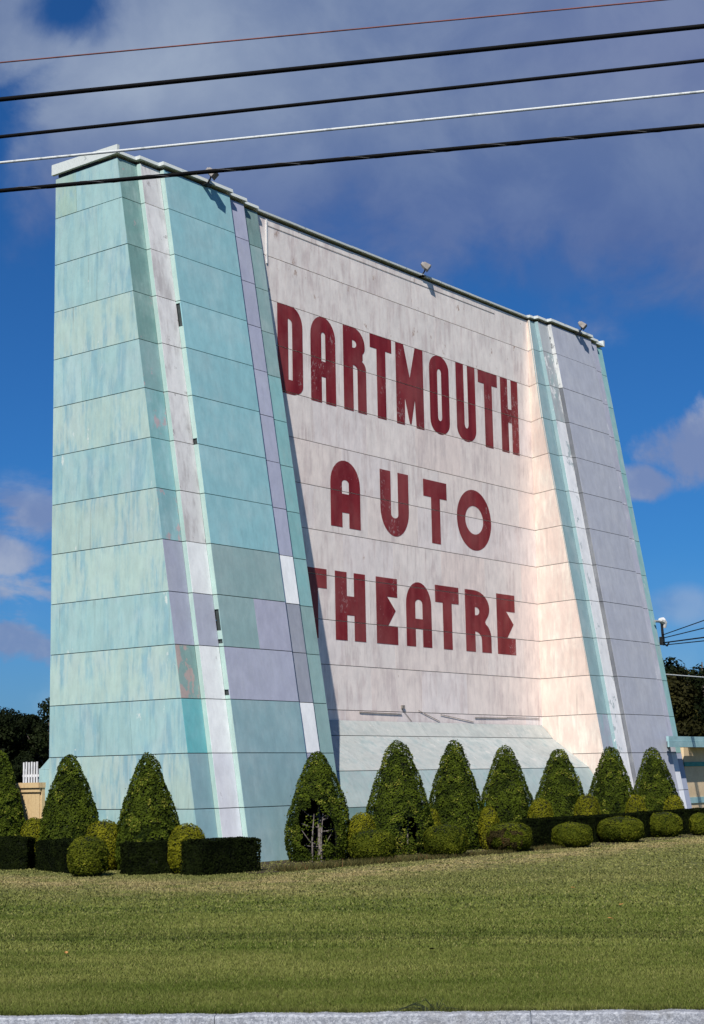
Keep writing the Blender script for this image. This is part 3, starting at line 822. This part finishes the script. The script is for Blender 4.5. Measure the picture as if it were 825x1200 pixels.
def rev_core(prof, R, H, zb, k, n=18, m=12):
    mb = MB(); V = []; F = []
    for i in range(m+1):
        s = i/m; r = float(prof(np.array([s]))[0])*R*k; z = zb+(H-zb)*(1-s)*(.97)
        V += [(r*math.cos(2*math.pi*j/n), r*math.sin(2*math.pi*j/n), z) for j in range(n)]
    for i in range(m):
        for j in range(n): F.append((i*n+j, (i+1)*n+j, (i+1)*n+(j+1) % n, i*n+(j+1) % n))
    F.append(tuple(m*n+j for j in range(n))[::-1])
    return V, F

def cone_shrub(x, y, R, H, label, seed, hollow=None, group='cone shaped shrubs clipped along the foot of the tower'):
    rng = np.random.default_rng(seed)
    o = empty('cone_shrub', (x, y, 0), label, 'shrub', group)
    prof = lambda s: np.where(s < .88, cone_r(s/.88), cone_r(np.ones_like(s))*(1-.9*(s-.88)))
    R *= 1.04; n = 21000
    P, Nn, s, th = surf_points(n, R, H, prof, rng, .038, .03)
    lean = rng.normal(0, .02, 2); P[:, :2] += P[:, 2:3]*lean; P[:, 0] *= rng.uniform(.97, 1.04); P[:, 2] += (np.maximum(P[:, 2]-H*.6, 0))*rng.uniform(-.03, .04)
    dep = np.abs(rng.normal(0, .03, n)); P = P-Nn*dep[:, None]+Nn*.01
    cl = clumps(P, rng, 420)
    P = P+Nn*((cl-.5)*.05)[:, None]
    stray = rng.uniform(0, 1, n) < .006; P = P+Nn*(stray*rng.uniform(.02, .07, n))[:, None]
    if hollow:
        a0, z0, ra, rz = hollow          # a dead opening in the foliage
        q = ((np.angle(np.exp(1j*(th-a0))))/ra)**2+((P[:, 2]-z0)/rz)**2
        wob = .3*np.sin(th*9+P[:, 2]*7)+.35*(cl-.5)*2+.2*np.sin(th*23+P[:, 2]*17)
        keep = (q+wob > 1) | (rng.uniform(0, 1, n) < .10*(cl > .45)+.02)
        P, Nn, cl = P[keep], Nn[keep], cl[keep]
    V, F = leaf_quads(P, Nn, .052, rng)
    var = np.clip(cl*.65+rng.uniform(0, .42, len(P)), 0, 1)
    base = np.array([x, y, 0])
    np_mesh('foliage', V+base, F, M['cone'], o, var=var)
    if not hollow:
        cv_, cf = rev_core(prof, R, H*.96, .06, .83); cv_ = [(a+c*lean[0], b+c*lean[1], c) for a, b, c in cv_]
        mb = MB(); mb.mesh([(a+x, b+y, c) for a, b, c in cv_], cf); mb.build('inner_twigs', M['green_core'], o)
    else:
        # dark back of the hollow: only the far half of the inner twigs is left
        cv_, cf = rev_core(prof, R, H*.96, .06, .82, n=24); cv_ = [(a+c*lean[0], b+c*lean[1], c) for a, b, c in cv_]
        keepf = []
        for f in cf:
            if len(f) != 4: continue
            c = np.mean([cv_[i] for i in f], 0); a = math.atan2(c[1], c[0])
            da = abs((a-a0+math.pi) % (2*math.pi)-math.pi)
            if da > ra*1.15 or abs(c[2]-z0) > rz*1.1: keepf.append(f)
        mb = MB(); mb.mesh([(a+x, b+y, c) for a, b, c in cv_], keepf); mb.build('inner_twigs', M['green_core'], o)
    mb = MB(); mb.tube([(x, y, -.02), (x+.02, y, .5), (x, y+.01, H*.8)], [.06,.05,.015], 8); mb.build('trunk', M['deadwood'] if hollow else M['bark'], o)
    if hollow:
        a0, z0, ra, rz = hollow; fx, fy = math.cos(a0), math.sin(a0); tx, ty = -fy, fx
        r_ = random.Random(seed)
        for k in range(9):
            sd_ = r_.choice([-1, 1]); zz = r_.uniform(.25, 1.0); ln = r_.uniform(.25, .5); up = r_.uniform(-.05, .4)
            p0 = Vector((x, y, zz)); of = r_.uniform(.15, .42)
            p1 = p0+Vector((fx*of*.6+tx*sd_*ln*.5, fy*of*.6+ty*sd_*ln*.5, up*.2)); p2 = p0+Vector((fx*of+tx*sd_*ln, fy*of+ty*sd_*ln, up))
            b_ = MB(); b_.tube([p0, p1, p2], [.018,.014,.007], 6); b_.build('bare_branch', M['deadwood'], o)
        for k in range(2):
            b_ = MB(); q = Vector((x+fx*.38+tx*(-.12+.2*k), y+fy*.38+ty*(-.12+.2*k), 0))
            b_.tube([q, q+Vector((0, 0, .5)), q+Vector((tx*.05, ty*.05, 1.05))], [.022,.018,.008], 8); b_.build('bare_branch', M['deadwood'], o)
    return o

cam_az = lambda x, y: math.atan2(-y, -x)
cones = [
 (24.9,29.91,.63,2.61,'leftmost dark green cone shrub, cut off by the photo edge',None),
 (24.9,27.39,.68,2.45,'dark green cone shrub behind a short hedge, next to the cream wooden fence',None),
 (24.8,24.86,.67,2.39,'dark green cone shrub just left of the pale fluted corner of the near wing',None),
 (28.74,23.4,.73,2.45,'cone shrub with a dead hollow of bare grey branches in its lower front','h'),
 (31.77,23.4,.79,2.68,'widest green cone shrub, first to the right of the hollow one','s'),
 (34.23,23.4,.71,2.71,'tallest green cone shrub, standing below the letters of AUTO',None),
 (36.62,23.4,.74,2.55,'green cone shrub with a browning round shrub at its foot',None),
 (39.38,23.4,.76,2.5,'green cone shrub where the sloping apron meets the pink inner wall',None),
 (42.22,23.4,.73,2.56,'green cone shrub in front of the white stripe on the far wing',None),
 (45.07,23.4,.73,2.54,'rightmost green cone shrub, before the far wing beside the cream building',None)]
for i, (x, y, R, H, lb, hol) in enumerate(cones):
    h = None
    if hol == 'h': h = (cam_az(x, y)-.1, .72, .62, .56)
    if hol == 's': h = (cam_az(x, y)+.35, .62, .28, .24)
    cone_shrub(x, y, R, H, lb, 100+i, h)

def ball_shrub(x, y, R, H, label, seed, mat='gold', group='round golden shrubs among the cones', squash=1.0, brown=False):
    rng = np.random.default_rng(seed)
    o = empty('round_shrub', (x, y, 0), label, 'shrub', group)
    # vertical ellipse from slightly below the ground to H, flat sided like a clipped ball
    prof = lambda s: np.sqrt(np.clip(1-np.abs(1-2*np.clip(s*.93+.0, 0, 1))**2.8, 0, 1))
    R *= 1.12; n = int(7500*max(.6, (R/.45)))
    P, Nn, s, th = surf_points(n, R, H, prof, rng, .02, .0)
    Nn = np.stack([P[:, 0]/R**2, P[:, 1]/R**2, (P[:, 2]-H*.5)/(H*.5)**2], 1); Nn /= np.linalg.norm(Nn, axis=1)[:, None]
    cl = clumps(P, rng, 70)
    P = P-Nn*np.abs(rng.normal(0, .02, n))[:, None]+Nn*((cl-.5)*.03)[:, None]
    V, F = leaf_quads(P, Nn, .044, rng, .25, .42)
    var = np.clip(cl*.5+rng.uniform(0, .5, n), 0, .99)
    if brown:
        k = (np.cos(th-(cam_az(x, y)-.5)) +.9*(cl-.5) > .72) & (np.abs(P[:, 2]-.33+.2*(cl-.5)) < .22)
        Vb = V.reshape(-1, 4, 3)[k].reshape(-1, 3); Vg = V.reshape(-1, 4, 3)[~k].reshape(-1, 3)
        np_mesh('foliage', Vg+np.array([x, y, 0]), np.arange(len(Vg)).reshape(-1, 4), M[mat], o, var=var[~k])
        b = np_mesh('foliage', Vb+np.array([x, y, 0]), np.arange(len(Vb)).reshape(-1, 4), M['rust'], o, var=var[k]); b['label'] = 'browning dead patch'
    else:
        np_mesh('foliage', V+np.array([x, y, 0]), F, M[mat], o, var=var)
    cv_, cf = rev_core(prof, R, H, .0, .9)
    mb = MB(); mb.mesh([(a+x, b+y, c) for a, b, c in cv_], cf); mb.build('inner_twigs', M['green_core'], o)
    return o
gf = 'front row of low round shrubs'; gr = 'golden round shrubs showing between the cones'
fb = [(22.58,24.33,.36,.80,'dark olive round shrub in front of the gap between the two left hedges',0),
 (28.79,21.94,.47,.72,'low round shrub at the foot of the hollow cone shrub',0),
 (31.29,21.7,.46,.75,'low round shrub directly in front of the tallest cone shrub',0),
 (33.62,21.44,.49,.71,'low round shrub with a browning dead patch on its left side',1),
 (35.95,21.07,.46,.63,'lopsided low round shrub in front of the left end of the long hedge',0),
 (38.87,21.29,.55,.69,'widest low round shrub, flat bun shaped, before the long hedge',0),
 (42.12,21.69,.46,.72,'low barrel shaped shrub with flat top before the rightmost cone',0),
 (43.42,21.14,.32,.65,'low round shrub cut off by the right edge of the photo',0)]
for i, (x, y, R, H, lb, br) in enumerate(fb): ball_shrub(x, y, R, H, lb, 300+i, 'olive', gf, brown=bool(br))
rb = [(24.4,28.04,.27,1.11,'shaded brownish round shrub squeezed between the two leftmost cones'),
 (24.3,25.69,.38,1.06,'golden topped round shrub between the second and third cone from the left'),
 (24.0,22.97,.34,.99,'golden topped round shrub behind the nearest hedge, by the near wing corner'),
 (29.16,22.5,.29,1.06,'golden round shrub just right of the hollow cone shrub'),
 (32.62,23.05,.22,1.08,'golden round shrub showing as a sliver right of the widest cone'),
 (34.27,22.45,.23,1.08,'small golden round shrub right of the tallest cone'),
 (36.66,22.4,.30,1.24,'bright golden round shrub in front of the right end of the apron'),
 (39.09,22.4,.32,1.28,'bright golden round shrub below the pink inner wall of the far wing'),
 (41.85,22.4,.28,1.20,'golden round shrub in the gap before the rightmost cone'),
 (44.43,22.5,.28,1.15,'golden round shrub right of the rightmost cone, by the cream building')]
for i, (x, y, R, H, lb) in enumerate(rb): ball_shrub(x, y, R, H, lb, 400+i, 'gold', gr)

def box_hedge(cx, cy, lx, ly, h, yaw, label, seed, group=None, n=None):
    rng = np.random.default_rng(seed); n = n or int(9000*(lx*h+lx*ly+ly*h)/1.6)
    o = empty('box_hedge', (cx, cy, 0), label, 'hedge', group)
    ar = np.array([lx*h, lx*h, ly*h, ly*h, lx*ly]); pick = rng.choice(5, n, p=ar/ar.sum())
    u, v = rng.uniform(-.5, .5, n), rng.uniform(-.5, .5, n)
    P = np.zeros((n, 3)); Nn = np.zeros((n, 3))
    for k, (ax, sg) in enumerate([(1,-1),(1,1),(0,-1),(0,1),(2,1)]):
        q = pick == k
        if ax == 1: P[q] = np.stack([u[q]*lx, np.full(q.sum(), sg*ly/2), (v[q]+.5)*h], 1); Nn[q] = (0, sg, 0)
        if ax == 0: P[q] = np.stack([np.full(q.sum(), sg*lx/2), u[q]*ly, (v[q]+.5)*h], 1); Nn[q] = (sg, 0, 0)
        if ax == 2: P[q] = np.stack([u[q]*lx, v[q]*ly, np.full(q.sum(), h)], 1); Nn[q] = (0, 0, 1)
    # rounded edges, slightly lumpy faces
    for a, L in ((0, lx), (1, ly)):
        e = np.clip((np.abs(P[:, a])-(L/2-.06))/.06, 0, 1)*np.clip((P[:, 2]-(h-.06))/.06, 0, 1); P[:, 2] -= e*.035
    lum = .008*(np.sin(P[:, 0]*7+seed)+np.sin(P[:, 1]*8+P[:, 2]*9)); P += Nn*lum[:, None]-Nn*np.abs(rng.normal(0, .014, n))[:, None]
    cl = clumps(P, rng, 110)
    P += Nn*((cl-.5)*.018)[:, None]
    V, F = leaf_quads(P, Nn, .042, rng, .05, .38)
    var = np.clip(cl*.5+rng.uniform(0, .5, n), 0, 1)
    c, s = math.cos(yaw), math.sin(yaw); Rm = np.array([[c, -s, 0], [s, c, 0], [0, 0, 1]])
    np_mesh('foliage', V @ Rm.T+np.array([cx, cy, 0]), F, M['box'], o, var=var)
    mb = MB(); q = .05
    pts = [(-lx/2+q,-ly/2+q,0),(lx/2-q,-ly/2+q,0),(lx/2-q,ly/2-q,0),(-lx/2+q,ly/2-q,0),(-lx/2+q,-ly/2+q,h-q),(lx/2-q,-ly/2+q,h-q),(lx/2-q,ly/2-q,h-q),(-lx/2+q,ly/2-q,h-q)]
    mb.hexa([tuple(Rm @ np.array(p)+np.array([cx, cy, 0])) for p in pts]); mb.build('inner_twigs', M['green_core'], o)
    return o
gh = 'short clipped box hedges before the near wing'
def hedge_front(p, q, thick, h, label, seed, group=gh):
    """front bottom edge from p to q, thickness away from the viewer"""
    p, q = Vector((*p, 0)), Vector((*q, 0)); d = q-p; L = d.length; d.normalize(); nrm = Vector((-d.y, d.x, 0))
    if nrm.dot(Vector((.78, .6, 0))) < 0: nrm = -nrm
    c = (p+q)/2+nrm*thick/2
    return box_hedge(c.x, c.y, L, thick, h, math.atan2(d.y, d.x), label, seed, group)
hedge_front((23.0,29.3), (23.82,27.60), .75, .69, 'short dark hedge cut off by the left photo edge, below the leftmost cone', 501)
hedge_front((23.67,27.15), (23.1,25.5), .75, .64, 'short dark hedge behind the dark olive round shrub', 502)
hedge_front((23.10,23.71), (24.35,23.02), .62, .63, 'short dark hedge between the dark olive round shrub and the nearest hedge', 503)
hedge_front((23.54,22.13), (25.15,22.02), .60, .68, 'nearest and widest short hedge, at the foot of the near wing corner', 504)
for i, (a, b, d, h, lb) in enumerate([(35.3, 38.35, 22.0, .72, 'left section of the long dark hedge, behind the lopsided round shrub'), (38.45, 41.3, 22.0, .71, 'middle section of the long dark hedge, behind the bun shaped round shrub'), (41.4, 48.5, 22.05, .72, 'right section of the long dark hedge, running out past the cream building')]):
    box_hedge((a+b)/2, d, b-a, .36, h, 0, lb, 520+i, 'sections of the long dark hedge')

# bare soil bed under the right-hand planting and by the hollow shrub
def soil(pts, name):
    mb = MB(); mb.face([(x, y, .006) for x, y in pts]); o = mb.build(name, M['soil']); o['kind'] = 'structure'
soil([(24.4,21.55),(28,21.25),(34,21.0),(40,20.9),(50,20.9),(50,24.6),(25.8,24.6),(25.2,23.0)], 'planting_bed')
# dry weeds along the foot of the tower
rng = np.random.default_rng(77); nW = 9000
xw = rng.uniform(25.2, 36, nW); yw = 21.35+(xw-25)*-.03+np.abs(rng.normal(0, .3, nW))
hw = rng.uniform(.03, .15, nW)*np.where(xw < 30, 1.1, .7); dw = rng.normal(0, .06, (nW, 2))
c = np.stack([xw, yw, np.zeros(nW)], 1); th = rng.uniform(0, 6.28, nW); dd = np.stack([np.cos(th), np.sin(th), np.zeros(nW)], 1)*.008
V = np.stack([c-dd, c+dd, c+np.concatenate([dw, hw[:, None]], 1)], 1).reshape(-1, 3)
M['weed'] = foliage_mat('dry_weeds', (.045,.045,.015), (.17,.155,.055), (.24,.12,.06))
o = np_mesh('dry_weeds', V, np.arange(3*nW).reshape(-1, 3), M['weed'], loc=(25, 21, 0), var=rng.uniform(0, 1, nW))
o['kind'] = 'stuff'; o['label'] = 'reddish dry weeds and grass at the foot of the shrubs'; o['category'] = 'weeds'

# ------------------------------------------------------------------ low building beside the far wing
bld = empty('ticket_building', (51, 26, 0), 'low cream building with aqua flat roof edge beside the far wing', 'building')
wd = 24.95
mb = MB(); mb.box((50.17, wd, 0), (64, 31, 2.62)); wall = mb.build('wall', M['cream'], bld)
mb = MB(); mb.box((50.14, wd-.03, 1.985), (64, wd-.003, 2.13)); mb.build('trim_band', M['teal_band'], wall)
mb = MB(); mb.box((50.14, wd-.032, .76), (64, wd-.003, .955)); mb.build('trim_band', M['teal_trim'], wall)
for x in (52.75, 55.6):
    mb = MB(); mb.box((x, wd-.028, .97), (x+.08, wd-.003, 1.98)); mb.build('wall_batten', M['teal_band'], wall)
mb = MB(); mb.box((48.55, 24.51, 2.64), (50.6, 24.74, 2.80)); mb.box((50.605, 24.51, 2.64), (64.4, 31.3, 2.80)); roof = mb.build('roof', M['roof'], bld)
mb = MB(); mb.box((48.1, 24.42, 2.615), (64.5, 24.485, 2.80)); mb.box((48.12, 24.44, 2.805), (64.5, 24.53, 2.965)); mb.build('fascia_board', M['teal_trim'], roof)

# ------------------------------------------------------------------ fence and pickets behind the left cones
fe = empty('wooden_fence', (25.7, 31, 0), 'weathered cream board fence with a flat cap beside the near wing', 'fence')
rr2 = random.Random(4); mb = MB(); y = 29.36
while y < 34.5:
    w = .14; mb.box((25.7, y, .05), (25.722+rr2.uniform(0,.006), y+w-.004, 1.74)); y += w
mb.build('boards', M['wood'], fe)
mb = MB(); mb.box((25.62, 29.28, 1.74), (25.82, 34.6, 1.86)); mb.box((25.66, 29.31, 1.64), (25.699, 34.6, 1.739)); mb.build('cap_rail', M['wood'], fe)
for y in (29.3, 31.8, 34.4):
    mb = MB(); mb.box((25.73, y, 0), (25.82, y+.09, 1.739)); mb.build('post', M['wood'], fe)
pk = empty('picket_panel', (27.0, 31.1, 0), 'upright white slats showing above the cream wooden fence', 'fence')
for i in range(6):
    y = 30.93+i*.098; mb = MB(); mb.box((27.0, y, .3), (27.02, y+.045, 2.37-.01*(i % 2))); mb.build('slat', M['white'], pk)
for z in (2.0, .6):
    mb = MB(); mb.box((27.021, 30.9, z), (27.05, 31.5, z+.06)); mb.build('rail', M['white'], pk)
for y in (30.95, 31.42):
    mb = MB(); mb.box((27.051, y, 0), (27.1, y+.05, 2.2)); mb.build('post', M['white'], pk)

# ------------------------------------------------------------------ trees behind
def tree(x, y, h, r, label, seed, mat='tree', conifer=False, group='dark trees beyond the tower'):
    rng = np.random.default_rng(seed); r_ = random.Random(seed)
    o = empty('pine_tree' if conifer else 'tree', (x, y, 0), label, 'tree', group)
    mb = MB(); mb.tube([(x,y,-.1),(x+.1,y,h*.35),(x,y+.1,h*.9)], [.22,.16,.03], 8)
    cs = []
    if conifer:
        nt = 9
        for i in range(nt):
            z = h*(.16+.8*i/nt); rad = r*(1-i/nt)**.8+.25
            for k in range(6):
                a = r_.uniform(0, 6.28); cs.append((rad*.6*math.cos(a), rad*.6*math.sin(a), z, rad*.42, .35*h/nt))
    else:
        for k in range(26):
            a = r_.uniform(0, 6.28); q = r*math.sqrt(r_.uniform(.02, .9)); zz = h*r_.uniform(.12, .9)
            lim = math.sqrt(max(.05, 1-((zz/h-.45)/.55)**2)); cs.append((q*lim*math.cos(a), q*lim*math.sin(a), zz, r*r_.uniform(.22,.38), h*r_.uniform(.07,.13)))
            if k % 4 == 0: mb.tube([(x,y,h*.3),(x+q*lim*.5*math.cos(a),y+q*lim*.5*math.sin(a),(h*.3+zz)/2),(x+q*lim*math.cos(a),y+q*lim*math.sin(a),zz)], [.09,.06,.02], 5)
    mb.build('trunk', M['bark'], o)
    PP = []; NN = []; VV = []
    per = 620 if not conifer else 220
    for (a, b, c, rad, hh) in cs:
        d = rng.normal(0, 1, (per, 3)); d /= np.linalg.norm(d, axis=1)[:, None]
        k = rng.uniform(.55, 1.08, per)[:, None]
        PP.append(np.array([a, b, c])+d*k*np.array([rad, rad, hh])); NN.append(d); VV.append(np.clip(rng.uniform(0, .6)+rng.uniform(0, .4, per), 0, 1))
    P = np.concatenate(PP); P[:, 2] = np.maximum(P[:, 2], .15)
    V, F = leaf_quads(P, np.concatenate(NN), .26 if not conifer else .34, rng)
    np_mesh('crown', V+np.array([x, y, 0]), F, M[mat], o, var=np.concatenate(VV))
    return o
def at(px, dep, y=880):
    v = F_+R_*((px-412.5)/1888)-U_*((y-600)/1888); v = v*dep
    return v.x, v.y
gl = 'dark trees left of the tower'; gt = 'dark trees right of the tower'
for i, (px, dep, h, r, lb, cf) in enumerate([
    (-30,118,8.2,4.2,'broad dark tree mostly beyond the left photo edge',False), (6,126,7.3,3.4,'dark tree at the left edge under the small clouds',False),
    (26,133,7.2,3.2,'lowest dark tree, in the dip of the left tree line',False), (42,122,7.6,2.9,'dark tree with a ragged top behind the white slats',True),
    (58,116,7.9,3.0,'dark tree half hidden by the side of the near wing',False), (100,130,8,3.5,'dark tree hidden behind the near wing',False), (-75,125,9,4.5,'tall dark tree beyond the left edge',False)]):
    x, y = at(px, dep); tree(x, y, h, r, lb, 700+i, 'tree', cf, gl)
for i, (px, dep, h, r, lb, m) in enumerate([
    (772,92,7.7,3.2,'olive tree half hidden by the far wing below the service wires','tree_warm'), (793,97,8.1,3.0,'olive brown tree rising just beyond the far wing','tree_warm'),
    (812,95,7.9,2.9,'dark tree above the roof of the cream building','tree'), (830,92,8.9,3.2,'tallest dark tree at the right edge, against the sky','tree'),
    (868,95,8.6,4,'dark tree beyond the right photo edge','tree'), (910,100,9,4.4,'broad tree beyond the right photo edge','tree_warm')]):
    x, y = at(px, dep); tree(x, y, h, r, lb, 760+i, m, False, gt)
# dense understorey closing the gaps below the crowns
def thicket(p0, p1, h, label, seed, n):
    rng = np.random.default_rng(seed); s = rng.uniform(0, 1, n)[:, None]
    P = np.array([*p0, 0])*(1-s)+np.array([*p1, 0])*s+np.stack([rng.normal(0, 1.3, n), rng.normal(0, 1.3, n), h*rng.uniform(0, 1, n)**.8], 1)
    V, F = leaf_quads(P, rng.normal(0, 1, (n, 3)), .6, rng)
    o = np_mesh('thicket', V, F, M['tree'], loc=(*p0, 0), var=rng.uniform(0, .8, n)); o['kind'] = 'stuff'; o['label'] = label; o['category'] = 'undergrowth'
thicket(at(-90,124), at(120,130), 4.6, 'dense dark undergrowth beneath the left trees', 31, 9000)
thicket(at(760,97), at(930,100), 5.5, 'dense dark undergrowth beneath the right trees', 32, 9000)

# ------------------------------------------------------------------ small litter on the lawn
def leaf(x, y, col, label, seed, size=.05):
    r_ = random.Random(seed); mb = MB(); a = r_.uniform(0, 6.28); c, s = math.cos(a), math.sin(a)
    pts = [(-1,0,0),(-.3,.42,.25),(.4,.32,.2),(1,0,.35),(.4,-.35,.3),(-.3,-.4,.1)]
    ctr = [(-.3,0,.02),(.4,0,.1)]
    Wd = lambda p: (x+size*(p[0]*c-p[1]*s), y+size*(p[0]*s+p[1]*c), .045+size*p[2])
    mb.face([Wd(pts[0]),Wd(ctr[0]),Wd(pts[1])]); mb.face([Wd(pts[1]),Wd(ctr[0]),Wd(ctr[1]),Wd(pts[2])]); mb.face([Wd(pts[2]),Wd(ctr[1]),Wd(pts[3])])
    mb.face([Wd(pts[0]),Wd(pts[5]),Wd(ctr[0])]); mb.face([Wd(pts[5]),Wd(pts[4]),Wd(ctr[1]),Wd(ctr[0])]); mb.face([Wd(pts[4]),Wd(pts[3]),Wd(ctr[1])])
    o = mb.build('fallen_leaf', col, None, loc=(x, y, .04)); tag(o, label, 'leaf', 'fallen leaves on the lawn')
M['leaf_o'] = simple('dry_orange_leaf', (.5,.26,.08), (.36,.16,.05), 20, .7); M['leaf_d'] = simple('dark_dead_leaf', (.03,.022,.015), (.02,.015,.01), 20, .8)
leaf(12.15,13.42,M['leaf_o'],'single orange fallen leaf on the left of the lawn',1)
leaf(20.25,11.13,M['leaf_o'],'yellow orange fallen leaf far back on the right of the lawn',2)
leaf(22.82,13.39,M['leaf_o'],'fallen leaf farthest back, below the long hedge',3)
leaf(18.27,10.2,M['leaf_o'],'orange fallen leaf in the middle right of the lawn',4)
leaf(14.27,10.11,M['leaf_d'],'dark curled dead leaf in the middle of the lawn',5,.075)
# dark weed tuft sprawling over the kerb
o = empty('weed_tuft', (11.66, 8.2, 0), 'dark spindly weed sprawling over the kerb edge', 'weed'); r_ = random.Random(9); mb = MB()
for i in range(22):
    a = r_.uniform(-.35, .3); z = r_.uniform(.03, .11); bx = Vector(kp(11.66*K.x+8.2*K.y, KB-.02))
    mb.tube([bx, bx+K*a*.5+Vector((0,0,z)), bx+K*a-N*r_.uniform(-.05,.1)+Vector((0,0,z*r_.uniform(.1,.8)))], [.004,.003,.001], 4)
M['weed_dark'] = simple('dark_weed_stem', (.035,.045,.018), (.02,.03,.012), 12, .8)
mb.build('stems', M['weed_dark'], o)
